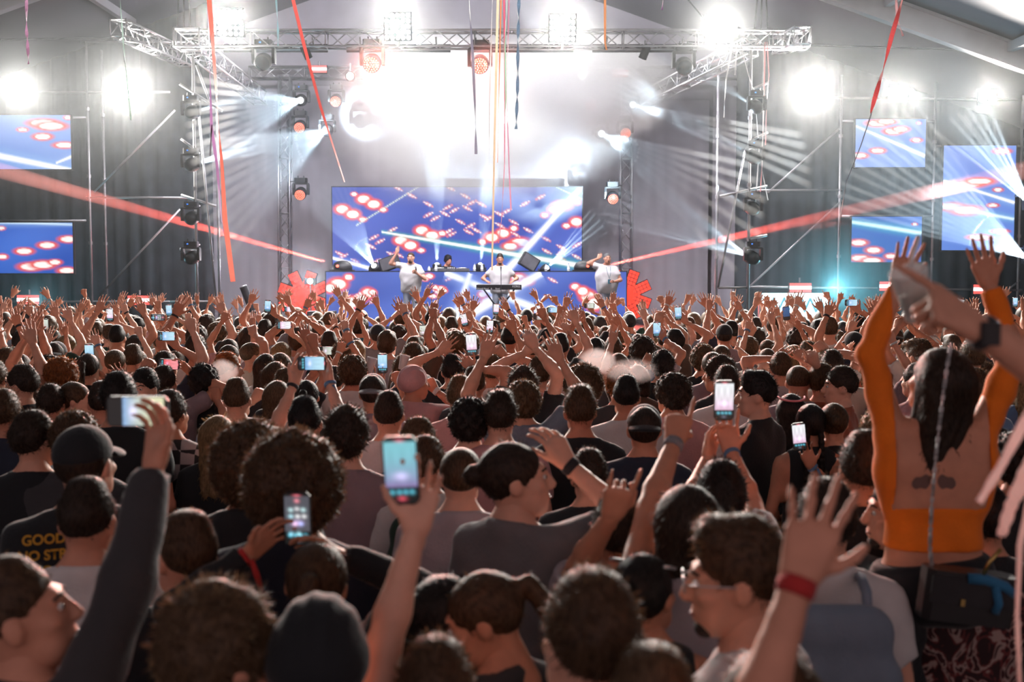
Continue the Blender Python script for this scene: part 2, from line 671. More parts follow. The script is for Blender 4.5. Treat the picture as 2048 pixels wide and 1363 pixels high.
scaffold('scaffold', 'steel tower of two poles carrying beam lights right of the stage', (at(1498, 500, TD).x, TD, 0),
         [pole(1502, TD, 100), pole(1437, TD + 1.6, 150)],
         [bar(1500, 1536, 180, TD, 165), bar(1498, 1536, 282, TD, 265), bar(1440, 1534, 392, TD, 372), bar(1494, 1534, 478, TD, 470), bar(1436, 1494, 575, TD)],
         [bar(1436, 1490, 575, TD, 300), bar(1366, 1494, 170, TD, 106)])
scaffold('scaffold', 'grey steel scaffold holding the right group of video screens', (at(1680, 500, SD).x, SD, 0),
         [pole(1684, SD, 150), pole(1872, SD, 165), pole(2046, SD, 190)],
         [bar(1500, 1684, 380, SD), bar(1640, 2046, 195, SD, 200), bar(1684, 1868, 242, SD), bar(1684, 1868, 432, SD), bar(1868, 2044, 292, SD), bar(1496, 2044, 573, SD, 580)],
         [bar(1496, 1684, 576, SD, 400), bar(1536, 1684, 385, SD, 252), bar(1990, 2040, 600, SD, 560)])


# ------------------------------------------------------------------ video screens
def paint(px, py, base, blobs=(), chains=(), beams=()):
    """what the LED panels show: red-rimmed white lights and light beams over blue"""
    c = base.copy()
    red = np.array(lin(255, 92, 84))
    for (x, y, rx, ry) in blobs:
        d = np.sqrt(((px - x) / rx) ** 2 + ((py - y) / ry) ** 2)
        a = np.clip((2.0 - d) / 0.75, 0, 1)[..., None]
        c = c * (1 - a) + red * a
        a = np.clip((1.18 - d) / 0.25, 0, 1)[..., None]
        c = c * (1 - a) + np.array((1.25, 1.15, 1.1)) * a
    for (x, y, s) in chains:
        for k in (-1.5, -0.5, 0.5, 1.5):
            r = 2.6 if abs(k) < 1 else 1.5
            d = np.sqrt(((px - x - k * 5.4) / r) ** 2 + ((py - y - s * k * 2.9) / (r * 0.8)) ** 2)
            a = np.clip((2.1 - d) / 1.0, 0, 1)[..., None] * 0.8
            c = c * (1 - a) + np.array(lin(255, 130, 130)) * a
            a = np.clip((1.1 - d) / 0.4, 0, 1)[..., None]
            c = c * (1 - a) + 1.15 * a
    for (x0, y0, x1, y1, w0, w1, core, edge) in beams:
        dx, dy = x1 - x0, y1 - y0
        L = math.hypot(dx, dy)
        t = ((px - x0) * dx + (py - y0) * dy) / L / L
        q = np.abs((px - x0) * dy - (py - y0) * dx) / L
        w = w0 + (w1 - w0) * np.clip(t, 0, 1)
        inside = ((t > 0) & (t < 1)).astype(float)
        a = (np.clip(1 - q / (2.4 * w), 0, 1) ** 1.5 * inside)[..., None] * 0.85
        c = c * (1 - a) + np.array(edge) * a
        a = (np.clip(1.25 - q / (0.62 * w), 0, 1) * inside)[..., None]
        c = c * (1 - a) + np.array(core) * a
    return c


def screen(x0, y0, x1, y1, d, fn, label, res=2.3, depth=0.09, name='video_screen', skew=0.0, gain=1.0):
    A, B = at(x0, y0, d), at(x1, y1, d)
    A.y += 0
    w, h = B.x - A.x, A.z - B.z
    nx, ny = max(8, int((x1 - x0) / res)), max(8, int((y1 - y0) / res))
    ux, uy = np.meshgrid(np.linspace(0, 1, nx + 1), np.linspace(0, 1, ny + 1))
    v = np.stack([ux * w, np.zeros_like(ux), -uy * h], -1).reshape(-1, 3)
    idx = np.arange((nx + 1) * (ny + 1)).reshape(ny + 1, nx + 1)
    f = np.stack([idx[:-1, :-1], idx[1:, :-1], idx[1:, 1:], idx[:-1, 1:]], -1).reshape(-1, 4)
    t = thing(name, label, 'screen', A, (0, 0, skew))
    me = npmesh('picture', v, f, MATS['led'], False)
    px, py = x0 + ux * (x1 - x0), y0 + uy * (y1 - y0)
    c = np.clip(fn(px, py), 0, 3) * gain
    at_ = me.color_attributes.new('Col', 'FLOAT_COLOR', 'POINT')
    at_.data.foreach_set('color', np.concatenate([c.reshape(-1, 3), np.ones((c.size // 3, 1))], 1).astype(np.float32).ravel())
    link('picture', me, t)
    MB().box((w / 2, depth / 2 + .004, -h / 2), (w + .05, depth, h + .05)).build('cabinet', MATS['black'], t)
    return t


def base_blue(px, py, c0=(58, 88, 190), c1=(96, 128, 215), f=0.02):
    k = (0.5 + 0.5 * np.sin(px * f + py * f * 1.7) * np.cos(px * f * 0.4 - py * f))[..., None]
    return np.array(lin(*c0)) * (1 - k) + np.array(lin(*c1)) * k


W = (1.35, 1.32, 1.3)
main_blobs = [(727, 398, 11, 7), (747, 408, 11, 7), (708, 388, 5, 3), (766, 419, 6, 3.5), (684, 418, 11, 7), (705, 428, 11, 7), (725, 438, 6, 3.5),
              (843, 460, 11, 7), (863, 470, 11, 7), (801, 480, 11, 7), (820, 490, 11, 7), (841, 500, 6, 3.5), (1005, 466, 11, 7), (983, 474, 11, 7),
              (1027, 456, 6, 4), (964, 483, 6, 4), (1152, 443, 10, 7), (1132, 451, 6, 4), (1123, 411, 14, 7), (1109, 419, 10, 6), (1089, 430, 6, 4), (1153, 404, 6, 4),
              (1040, 484, 16, 7), (1020, 492, 12, 6), (884, 466, 6, 4)]
up_, dn_ = -1, 1
main_chains = [(747, 474, up_), (759, 482, up_), (741, 492, dn_), (784, 459, up_), (856, 429, up_), (870, 436, up_), (856, 408, dn_), (823, 391, dn_), (782, 508, dn_),
               (796, 509, dn_), (752, 522, up_), (710, 522, dn_), (679, 507, dn_), (685, 512, up_), (895, 414, up_), (908, 420, up_), (889, 427, dn_), (930, 392, dn_),
               (943, 405, up_), (962, 408, dn_), (934, 416, dn_), (968, 433, dn_), (977, 436, up_), (997, 427, dn_), (1013, 422, up_), (1049, 407, up_), (1080, 394, up_),
               (920, 443, dn_), (940, 451, up_), (952, 460, dn_), (936, 463, dn_), (896, 462, up_), (902, 468, up_), (999, 450, dn_), (1027, 444, dn_), (1056, 460, dn_),
               (1030, 468, dn_), (1091, 477, dn_), (1093, 502, dn_), (1122, 494, dn_), (1122, 504, up_), (1154, 489, up_), (1153, 513, dn_), (1125, 518, dn_), (900, 376, dn_), (795, 376, dn_)]
main_beams = [(1163, 372, 1006, 548, 7, 13, W, lin(120, 160, 255)), (762, 463, 1163, 531, 3, 9, W, lin(60, 200, 170)),
              (842, 370, 712, 450, 1.2, 1.2, (1.1, 1.15, 0.9), lin(190, 215, 210)), (1112, 374, 1163, 398, 1, 1.4, (.9, 1.1, 1.1), lin(150, 200, 230)),
              (663, 515, 760, 542, 5, 7, W, lin(110, 160, 255))]
screen(664, 374, 1163, 640, 31.4, lambda x, y: paint(x, y, base_blue(x, y, (52, 76, 176), (78, 104, 205)), main_blobs, main_chains, main_beams),
       'wide video wall behind the booth showing red and white lights on blue')

booth_blobs = [(676, 568, 14, 9), (697, 554, 7, 5), (704, 604, 14, 9), (735, 586, 10, 8), (745, 584, 6, 4), (722, 596, 9, 6), (660, 576, 9, 7), (880, 577, 8, 4),
               (870, 574, 5, 3), (888, 581, 5, 3), (866, 592, 6, 3), (858, 552, 7, 4), (850, 558, 5, 3), (1150, 573, 7, 5), (1175, 592, 12, 9), (1189, 607, 13, 10),
               (1165, 582, 9, 7), (1036, 556, 12, 7), (1054, 562, 10, 6), (1030, 566, 8, 5), (965, 588, 7, 5), (975, 602, 10, 6), (958, 612, 6, 5), (800, 640, 10, 6)]
booth_beams = [(890, 545, 1130, 640, 10, 14, (1.2, 1.25, 1.35), lin(150, 180, 250)), (1082, 546, 900, 650, 12, 18, (1.25, 1.25, 1.3), lin(160, 185, 250)),
               (940, 546, 905, 650, 8, 16, (1.0, 1.05, 1.3), lin(140, 170, 250))]
booth_chains = [(745, 602, up_), (717, 588, up_), (875, 585, dn_), (900, 556, up_), (858, 590, dn_), (1105, 560, dn_)]
BD = 27.5
bt = screen(652, 543.5, 1252, 652, BD, lambda x, y: paint(x, y, base_blue(x, y, (48, 82, 178), (80, 110, 205), 0.03), booth_blobs, booth_chains, booth_beams),
            'low video wall on the front of the music booth', depth=0.06, name='booth_screen')

side_beam = [(-60, 330, 150, 342, 12, 8, W, lin(150, 190, 255)), (110, 345, 148, 318, 3, 5, W, lin(170, 200, 255))]
screen(-70, 230, 143, 338, 25.875, lambda x, y: paint(x, y, base_blue(x, y, (105, 150, 232), (140, 175, 245)),
       [(88, 246, 22, 6), (104, 252, 22, 6), (46, 259, 8, 3), (86, 273, 14, 5), (130, 290, 16, 4.5), (138, 235, 6, 3)], (),
       [(-60, 300, 150, 342, 12, 8, W, lin(150, 200, 255)), (112, 326, 146, 312, 3, 5, W, lin(170, 200, 255))]),
       'bright blue video screen high on the left scaffold', skew=0.0, gain=0.85)
screen(-70, 445, 147, 546, 25.875, lambda x, y: paint(x, y, base_blue(x, y, (20, 80, 190), (70, 120, 225)),
       [(48, 502, 14, 5), (95, 490, 14, 5), (138, 478, 14, 5), (60, 533, 18, 6), (86, 529, 18, 6), (110, 524, 10, 4), (134, 541, 14, 5), (4, 513, 8, 4), (3, 456, 6, 3)], (),
       [(-70, 440, 150, 449, 9, 3, (.8, 1, 1.2), lin(150, 195, 250))]),
       'blue video screen low on the left scaffold', gain=0.85)
screen(1712, 238, 1850, 334, 25.875, lambda x, y: paint(x, y, base_blue(x, y, (110, 150, 232), (150, 180, 248)),
       [(1755, 246, 16, 5), (1772, 243, 14, 4), (1786, 262, 14, 5), (1800, 258, 12, 4), (1832, 280, 8, 3), (1756, 301, 11, 4), (1720, 311, 12, 4), (1836, 246, 3, 2)], (),
       [(1712, 252, 1850, 312, 3, 7, W, lin(160, 200, 255))]),
       'pale blue video screen high on the right scaffold', gain=0.85)
screen(1704, 433, 1842, 524, 25.875, lambda x, y: paint(x, y, base_blue(x, y, (20, 90, 190), (80, 130, 225)),
       [(1718, 485, 13, 5), (1748, 500, 12, 5), (1782, 512, 9, 4), (1722, 516, 15, 5), (1745, 521, 16, 5), (1828, 448, 4, 2)], (),
       [(1700, 443, 1842, 466, 6, 8, (.9, 1.3, 1.35), lin(90, 210, 230))]),
       'deep blue video screen low on the right scaffold', gain=0.85)
screen(1888, 291, 2027, 500, 25.875, lambda x, y: paint(x, y, base_blue(x, y, (95, 140, 235), (130, 165, 248)),
       [(1935, 368, 22, 5), (1958, 362, 20, 5), (2000, 302, 12, 4), (1994, 379, 7, 3), (1905, 413, 18, 6), (1935, 420, 22, 7), (1900, 377, 8, 3), (1985, 410, 8, 3), (2010, 348, 4, 2),
        (1960, 474, 16, 4), (2000, 462, 12, 3)], (),
       [(1888, 360, 2027, 405, 3, 6, W, lin(150, 200, 255)), (1888, 410, 2027, 438, 7, 5, (1, 1.2, 1.3), lin(140, 210, 250))]),
       'tall pale blue video screen beside two smaller ones on a scaffold', gain=0.85)

# ------------------------------------------------------------------ lamps
CW = (1.0, 0.93, 0.85)
FILL_LEVEL = 400                        # brightness of the fill bars added behind the truss
lens_me = MB().lathe([(0.001, 0), (0.026, 0.002), (0.038, 0.010), (0.041, 0.022)], 10).mesh('bulb', MATS['bulb'], True)


def panel_lamp(px, py, tilt, yaw, label, power):
    p = at(px, py, TD - 0.33)
    t = thing('blinder_panel', label, 'stage light', p, (tilt, 0, yaw), 'square lamp panels on the long truss')
    MB().bevbox((0, 0.06, 0), (0.58, 0.12, 0.58), 0.02).build('housing', MATS['case'], t)
    MB().box((0, 0.05, -0.34), (0.06, 0.06, 0.14)).tube((-.34, .06, 0), (.34, .06, 0), .018, 8).build('bracket', MATS['steel'], t)
    for i in range(5):
        for j in range(5):
            link('bulb', lens_me, t, (-0.22 + 0.11 * i, -0.022, -0.22 + 0.11 * j), (math.pi / 2, 0, 0)).rotation_euler = (-math.pi / 2, 0, 0)
    lamp('panel_light', 'SPOT', p + Vector((0, -0.12, 0)), p + Vector((-p.x * .1, -10, -3.0)), power, CW, 1.9, 0.7, 0.22)
    return t


panel_lamp(460, 45, 0.25, 0.10, 'square panel of twenty-five lamps beside the left corner of the truss', 1500)
panel_lamp(795, 53, 0.2, 0.0, 'square panel of twenty-five lamps above a red moving head', 1500)
panel_lamp(1125, 56, 0.2, 0.0, 'square panel of twenty-five lamps above the thickest smoke', 1500)
panel_lamp(1438, 57, 0.2, -0.16, 'square panel of twenty-five lamps beside the right corner of the truss', 1500)


def floodlight(px, py, label, power, d=SD - 0.35):
    p = at(px, py, d)
    t = thing('floodlight', label, 'stage light', p, (0.12, 0, -0.03 * p.x), 'white floodlights on the scaffolds')
    MB().bevbox((0, 0.10, 0), (0.42, 0.16, 0.30), 0.02).build('housing', MATS['black'], t)
    for sx in (-1, 1):
        MB().lathe([(0.001, 0), (0.07, 0.003), (0.085, 0.02), (0.088, 0.03)], 14, Matrix.Translation((sx * .10, -.012, 0)) @ Matrix.Rotation(-math.pi / 2, 4, 'X')).build('bulb', MATS['bulb_white'], t, True)
    MB().tube((-.23, .1, 0), (-.23, .1, .2), .014).tube((.23, .1, 0), (.23, .1, .2), .014).tube((-.23, .1, .2), (.23, .1, .2), .014).tube((0, .1, .2), (0, .33, .2), .02).build('bracket', MATS['steel'], t)
    lamp('flood_light', 'SPOT', p + Vector((0, -0.15, 0)), p + Vector((-p.x * .35, -10, -2.5)), power, CW, 2.0, 0.7, 0.15)


floodlight(43, 183, 'glaring floodlight above the high left video screen', 1100)
floodlight(262, 183, 'glaring floodlight between the left scaffold and the beam tower', 1500)
floodlight(1620, 182, 'glaring floodlight between the right beam tower and the scaffold', 1500)
floodlight(1796, 190, 'glaring floodlight above the high right video screen', 800)
floodlight(1975, 196, 'glaring floodlight at the outer end of the right scaffold', 800)


def head_mesh():
    """moving head hanging head-down; returns part meshes around the origin (lens centre faces -Y)"""
    P = {}
    P['base'] = MB().bevbox((0, 0.02, 0.34), (0.34, 0.26, 0.13), .03).box((0, .02, .265), (.22, .2, .03)).tube((-.08, .02, .40), (-.08, .02, .47), .014).tube((.08, .02, .40), (.08, .02, .47), .014).mesh('base', MATS['black'])
    y = MB()
    for s in (-1, 1):
        y.prism([(-.07, -.06), (.07, -.06), (.10, .12), (.08, .24), (-.08, .24), (-.10, .12)], s * .20 - .03, s * .20 + .03)
    y.box((0, 0, .245), (.44, .16, .035))
    P['yoke'] = y.mesh('yoke', MATS['black'])
    P['head'] = MB().lathe([(0.12, -.20), (0.165, -.17), (0.17, -.02), (0.155, .05), (0.12, .14), (0.05, .17)], 20, Matrix.Rotation(-math.pi / 2, 4, 'X')).mesh('head', MATS['black'], True)
    P['display'] = MB().box((-.05, -.115, .345), (.035, .006, .025)).mesh('display', MATS['display_blue'])
    lensM = Matrix.Translation((0, -.201, 0)) @ Matrix.Rotation(math.pi / 2, 4, 'X')
    P['red'] = MB().lathe([(0.145, -.012), (0.145, 0), (0.001, 0.012)], 24, lensM).mesh('lens', MATS['red_led'], True)
    dots = MB()
    for n_, R in ((1, 0), (6, .045), (12, .088), (18, .128)):
        for k in range(n_):
            a = 2 * math.pi * k / n_
            dots.lathe([(0.0145, 0.004), (0.012, .016), (0.001, .02)], 6, lensM @ Matrix.Translation((R * math.cos(a), R * math.sin(a), 0)))
    P['dots'] = dots.mesh('led_cluster', MATS['red_dot'])
    P['white'] = MB().lathe([(0.085, -.01), (0.085, 0.004), (0.05, 0.03), (0.001, 0.04)], 20, lensM).mesh('lens', MATS['beam_lens'], True)
    P['dark'] = MB().lathe([(0.145, -.012), (0.145, 0), (0.001, 0.02)], 24, lensM).mesh('lens', MATS['lens_dark'], True)
    return P


HM = head_mesh()


def moving_head(px, py, d, kind, label, to=None, scale=1.0, group=None, flip=False, bracket=0):
    p = at(px, py, d)
    t = thing('moving_head', label, 'stage light', p, (0, math.pi if flip else 0, 0), group)
    t.scale = (scale,) * 3
    if bracket:
        MB().tube((0, .05, .34), (bracket, .98 if d == 25.2 else .5, .34), .02).build('bracket', MATS['steel'], t)
    link('base', HM['base'], t)
    link('yoke', HM['yoke'], t)
    h = link('head', HM['head'], t)
    d_ = Vector(to) - p if to is not None else Vector((0, -10, -4.5))
    e = (-d_).to_track_quat('Y', 'Z').to_euler()
    if flip:
        q = Matrix.Rotation(math.pi, 3, 'Y').inverted() @ (-d_).normalized()
        e = q.to_track_quat('Y', 'Z').to_euler()
    h.rotation_euler = e
    if kind == 'red':
        l = link('lens', HM['red'], h)
        link('led_cluster', HM['dots'], h)
    elif kind == 'white':
        link('lens', HM['white'], h)
    else:
        link('lens', HM['dark'], h)
    if kind != 'red':
        link('display', HM['display'], t)
    return p


moving_head(745, 124, TD, 'red', 'large moving head with red lamp face left of the hanging ribbons', scale=1.12, group='red moving heads')
moving_head(960, 126, TD, 'red', 'large moving head with red lamp face beside the hanging ribbons', scale=1.12, group='red moving heads')
moving_head(528, 122, TD, 'dark', 'unlit moving head under the left part of the long truss', scale=1.05)
moving_head(1367, 130, TD, 'dark', 'unlit moving head under the right part of the long truss', scale=1.05)
for px, tx in ((745, -.8), (960, 1.6)):
    q_ = at(px, 124, TD - .35)
    lamp('red_wash', 'SPOT', q_, (tx, 6.5, 1.5), 1900, (1.0, .22, .16), .55, .8, .14)
for px, py, lab in ((673, 199, 'red wash light at the back, right of a beam light'), (601, 251, 'red wash light at the back, below a beam light'), (602, 385, 'red wash light on the left truss column'),
                    (1250, 262, 'red wash light at the back, dim in the smoke'), (1225, 393, 'red wash light at the back, right of the video wall'), (1180, 206, 'red wash light nearly lost in the smoke'),
                    (838, 258, 'red wash light hidden behind the smoke')):
    moving_head(px, py, 30.4, 'red', lab, scale=0.95, bracket=-.42 if px == 602 else .3 if px == 1225 else 0, group='red wash lights at the back of the stage')


def strobe(px, py, d, w, label, group):
    p = at(px, py, d)
    t = thing('strobe_bar', label, 'stage light', p, (0, 0, 0), group)
    h = w * 0.44
    MB().box((0, .06, 0), (w + .02, .10, h + .02)).build('housing', MATS['black'], t)
    for z in (-1, 1):
        MB().box((0, -.002, z * h * .33), (w, .02, h * .30)).build('red_panel', MATS['strobe_red'], t)
    MB().box((0, -.006, 0), (w, .03, h * .34)).build('tube', MATS['strobe_white'], t)
    MB().tube((0, .08, h * .5), (0, .08, h * .5 + .12), .02).build('clamp', MATS['steel'], t)
    return p


for px, py, lab in ((637, 138, 'red and white bar light left of a red moving head'), (836, 144, 'red and white bar light between two red moving heads'),
                    (1042, 148, 'red and white bar light right of the hanging ribbons'), (1240, 147, 'red and white bar light at the right end of the rear truss')):
    strobe(px, py, 30.7, 0.43, lab, 'bar lights on the rear truss')
for px, py, lab in ((56, 599, 'red and white bar light at the foot of the left scaffold'), (277, 600, 'red and white bar light between left scaffold and beam tower'),
                    (1601, 575, 'red and white bar light above the white lit sign'), (1781, 572, 'red and white bar light behind the orange sleeve'), (1969, 578, 'red and white bar light at the foot of the right scaffold')):
    strobe(px, py, SD - .15, 0.49, lab, 'bar lights low on the scaffolds')

# two small fill spotlights added on the long truss to brighten the performers
for px, tx, lab in ((612, 820, 'small fill lamp added on the truss, aimed back at the singer'), (1290, 1100, 'small fill lamp added on the truss, aimed back at the keyboard player')):
    q_ = at(px, 104, TD + .1)
    t = thing('fill_spot', lab, 'stage light', q_)
    R4 = (Vector(at(tx, 560, 26.3)) - q_).to_track_quat('Z', 'Y').to_matrix().to_4x4()
    MB().lathe([(.06, -.16), (.085, -.14), (.085, .12), (.09, .14)], 14, R4).build('can', MATS['black'], t, True)
    MB().lathe([(.001, .142), (.08, .141)], 14, R4).build('lens', MATS['bulb'], t, True)
    MB().tube((0, 0, .08), (0, 0, .24), .018).build('clamp', MATS['steel'], t)
    lamp('fill_spot_lamp', 'SPOT', q_ + R4.to_3x3() @ Vector((0, 0, .16)), at(tx, 565, 26.3), 90, (1, .95, .95), .75, .7, .07)

# fill bars added behind the long truss to brighten stage haze and backdrop
mat('fill_face', (.9, .9, .9), .4, emit=(.93, .90, 1.0), strength=FILL_LEVEL)
for x, lab in ((-5.0, 'at the left end of the truss'), (-2.4, 'above the singer'), (.2, 'above the keyboard player'), (2.8, 'nearest the right end of the truss')):
    t = thing('fill_bar', 'long black fill bar added behind the truss %s' % lab, 'stage light', (x, TD + .42, PL.z - .10), (math.radians(-35), 0, 0), 'fill bars added behind the long truss')
    MB().box((0, 0, 0), (2.2, .10, .14)).build('housing', MATS['black'], t)
    MB().box((0, .055, 0), (2.14, .012, .10)).build('light_face', MATS['fill_face'], t)
    for sx in (-.8, .8):
        MB().tube((sx, -.04, .06), (sx, -.22, .10), .018).build('clamp', MATS['steel'], t)

# extra white lamps standing in the smoke at the back
for k, (px, py, pw) in enumerate(((700, 152, 50), (838, 150, 100), (920, 150, 90), (1165, 150, 230), (1010, 240, 170), (868, 240, 170))):
    p = at(px, py, 30.2)
    t = thing('wash_light', 'white wash light %s' % ('left of the first bar light in the smoke', 'under the second bar light in the smoke', 'between bar lights in the smoke', 'glaring lamp in the thickest smoke',
                                                     'lower lamp right of the ribbons in the smoke', 'lower lamp left of the ribbons in the smoke')[k], 'stage light', p)
    MB().lathe([(0.10, 0), (0.14, .05), (0.12, .22), (.05, .26)], 16, Matrix.Rotation(-math.pi / 2, 4, 'X')).build('housing', MATS['black'], t, True)
    MB().lathe([(0.001, -.02), (0.09, -.01), (0.10, .02)], 16, Matrix.Rotation(-math.pi / 2, 4, 'X')).build('bulb', MATS['bulb'], t, True)
    MB().tube((0, .1, .1), (0, .1, .34), .02).build('bracket', MATS['steel'], t)
    lamp('wash_lamp', 'SPOT', p + Vector((0, -.1, 0)), p + Vector((0, -10, -3)), pw, (1, .97, .93), 2.3, 0.6, 0.1)

# ------------------------------------------------------------------ beams of light in the haze
BEAMCOL = (0.66, 0.86, 1.0)
for k_, s_ in enumerate(('', '_far')):
    volmat('beam_haze' + s_, (0.05, 0.15)[k_], (1, 1, 1), 0.2)
    volmat('beam_haze_strong' + s_, (0.07, 0.17)[k_], (1, 1, 1), 0.2)
    volmat('tinted_laser_haze' + s_, (0.14, 0.30)[k_], (1, 0.42, 0.38), 0.1)  # the laser light's red is put into the haze colour


def beam(name, label, src, ends, half, power, color, m='beam_haze', r0=0.045, spot=None, blend=0.6):
    """thin cones of lit haze from a lamp; ends: far points, half: half angle of each cone"""
    src = Vector(src)
    mean = Vector((0, 0, 0))
    ends = [Vector(e) for e in ends]
    steps = (0.0, 0.32, 1.0)
    root = None
    for k in range(2):                     # far part made denser so the beam stays visible despite the lamp's falloff
        b = MB()
        for e in ends:
            d = (e - src)
            if k == 0:
                mean += d.normalized()
            p0, p1 = src + d * max(steps[k], .12 / d.length), src + d * steps[k + 1]
            rr = lambda p: r0 * .6 + (p - src).length * math.tan(half * .62)
            b.tube(p0, p1, rr(p0), 10, rr(p1))
        o = b.build(name if root is None else 'haze_shaft', MATS[m + ('', '_far')[k]], root)
        o['kind'] = 'stuff'
        if root is None:
            root = o
            tag(o, label, 'light beam')
    mean.normalize()
    ang = max((e - src).normalized().angle(mean) for e in ends) + half * 1.4 + 0.01
    lamp('beam_light', 'SPOT', src + mean * 0.06, src + mean * 5, power * 55, color, spot or 2 * ang, blend, 0.03, key=False)
    return root


def fan(px, py, d, targets, dend, half=0.010, power=500, label='', kind='white', flip=False, scale=0.95, m='beam_haze', color=BEAMCOL, body=True):
    if len(targets) > 1:                   # two thin shafts for every one named
        targets = [((1 - t) * a[0] + t * b[0], (1 - t) * a[1] + t * b[1]) for a, b in zip(targets, targets[1:]) for t in (0, .45)] + [targets[-1]]
        half *= .55
    ends = [at(x, y, dend) for x, y in targets]
    mean = sum(ends, Vector((0, 0, 0))) / len(ends)
    p = at(px, py, d)
    if body:
        moving_head(px, py, d, kind, 'moving head ' + label, to=mean, scale=scale, flip=flip, bracket=.08 if d < 24 else -.12 if d == 25.2 else 0, group='moving heads throwing white beams')
    s = p + (mean - p).normalized() * 0.2 * scale
    beam('light_beam', 'pale beam of light from the moving head ' + label, s, ends, half, power, color, m=m)


FE = 19.0
fan(603, 200, 30.4, [(392, 158), (380, 205), (375, 250), (380, 300), (395, 355)], FE, 0.010, 1600, 'at the back above a red wash light')
fan(655, 259, 30.4, [(390, 285), (385, 325), (392, 370), (405, 420), (425, 470), (450, 520)], FE, 0.010, 2400, 'at the back behind the red-orange ribbon')
fan(382, 225, TD - .28, [(620, 128), (640, 150), (650, 172)], 29.0, 0.012, 2600, 'highest on the left tower', scale=.85)
fan(382, 330, TD - .28, [(600, 236), (620, 258), (640, 285)], 29.0, 0.012, 2600, 'second on the left tower', scale=.85)
fan(382, 437, TD - .28, [(440, 408)], 25.5, 0.014, 300, 'third on the left tower, crossed by the red laser', scale=.85)
fan(382, 516, TD - .28, [(470, 470)], 26.0, 0.012, 300, 'lowest on the left tower', scale=.85)
fan(1513, 215, TD - .28, [(1350, 75), (1330, 92), (1318, 112)], 28.0, 0.012, 1300, 'highest on the right tower', scale=.85)
fan(1510, 315, TD - .28, [(1240, 130), (1225, 155), (1215, 180), (1215, 208)], 28.5, 0.011, 2400, 'second on the right tower', scale=.85)
fan(1506, 417, TD - .28, [(1440, 378)], 25.5, 0.014, 300, 'third on the right tower', scale=.85)
fan(1506, 516, TD - .28, [(1215, 285), (1205, 315), (1195, 350), (1195, 385), (1205, 425), (1225, 465)], 28.5, 0.009, 4200, 'lowest on the right tower', scale=.85)
fan(1262, 208, 30.4, [(1600, 270), (1620, 320), (1620, 370)], FE, 0.010, 500, 'at the back right of the smoke')
fan(1200, 265, 30.4, [(1500, 330), (1530, 400), (1520, 470), (1470, 540)], FE, 0.010, 600, 'at the back lower right of the smoke')
fan(2062, 522, 25.2, [(1660, 425), (1672, 385), (1690, 340), (1715, 300), (1745, 265), (1785, 230), (1830, 205)], 22.0, 0.009, 4200, 'beyond the right edge of the tall screen', scale=.85)
fan(2064, 415, 25.2, [(1900, 235), (1935, 215), (1975, 205), (1870, 262)], 22.5, 0.010, 2000, 'above the right edge of the tall screen', scale=.85)
fan(752, 538, 29.2, [(622, 425), (628, 400), (640, 380), (658, 365), (680, 352), (702, 345)], 26.5, 0.020, 1000, 'at the left of the booth top', m='beam_haze_strong', flip=True, scale=.8)
fan(874, 538, 29.2, [(842, 300), (862, 280), (885, 280), (903, 300)], 28.6, 0.008, 330, 'left of the booth bottles', flip=True, scale=.7)
fan(960, 538, 29.2, [(958, 340), (980, 340), (1002, 350)], 28.6, 0.008, 260, 'behind the booth bottles', flip=True, scale=.7)
fan(1088, 540, 29.2, [(1180, 420), (1200, 440), (1215, 465)], 27.6, 0.008, 330, 'right of the tilted monitor speaker', flip=True, scale=.7)

LASER = (1.0, 0.17, 0.13)
for (px, py, tx, ty, dend, lab) in ((684, 533, -20, 335, 22.5, 'left'), (1168, 541, 2075, 335, 23.0, 'right')):
    s = at(px, py, 27.9)
    e = at(tx, ty, dend)
    s0, s = s, s + (e - s).normalized() * .34
    beam('laser_beam', 'broad red laser beam from the %s end of the booth top' % lab, s, [e], 0.030, 2000, LASER, m='tinted_laser_haze', r0=0.03)
    t = thing('laser_projector', 'domed black laser projector at the %s end of the booth top' % lab, 'laser', (s0.x, 27.95, 2.40 if lab == 'left' else 2.40))
    MB().lathe([(0.24, 0), (0.25, .05), (0.24, .10), (0.20, .17), (0.12, .22), (0.02, .235)], 20).build('dome', MATS['black'], t, True)
    MB().bevbox((0, 0, -.01), (.56, .5, .04), .05).build('foot', MATS['black'], t)
    MB().lathe([(.035, 0), (.035, .02), (.001, .03)], 12, Matrix.Translation((-.08 if lab == 'left' else .08, -.245, .10)) @ Matrix.Rotation(math.pi / 2, 4, 'X')).build('aperture', MATS['laser_red'], t, True)

# white strobe behind a red LED starburst at each side of the booth
for px, py, k in ((607, 592, -1), (1252, 590, 1)):
    p = at(px, py, 29.6)
    t = thing('led_starburst', 'red LED starburst of crossed grid panels %s of the booth' % ('left' if k < 0 else 'right'), 'stage light', p)
    for i in range(4):
        a = math.radians(20 + 45 * i)
        R3 = Matrix.Rotation(a, 3, 'Y')
        arm = MB()
        for u in range(14):
            for v in range(3):
                arm.box(R3 @ Vector((-.62 + u * .095, 0, -.09 + v * .09)), (.082, .03, .078), R3)
        arm.build('led_panel', MATS['red_led'], t)
        MB().box(Vector((0, .06, 0)), (1.36, .05, .30), R3).build('grid_frame', MATS['black'], t)
    MB().tube((0, .10, SZ - p.z + .01), (0, .10, 0), .03).build('stand', MATS['steel'], t)
    lamp('starburst_glow', 'SPOT', p + Vector((0, -.1, 0)), p + Vector((0, -5, 1.2)), 90, (1, .16, .12), 2.8, .6, .3)
p = at(620, 562, 28.4)
t = thing('strobe_light', 'small white strobe shining through the left LED starburst', 'stage light', p)
MB().bevbox((0, .06, 0), (.30, .10, .16), .02).build('housing', MATS['black'], t)
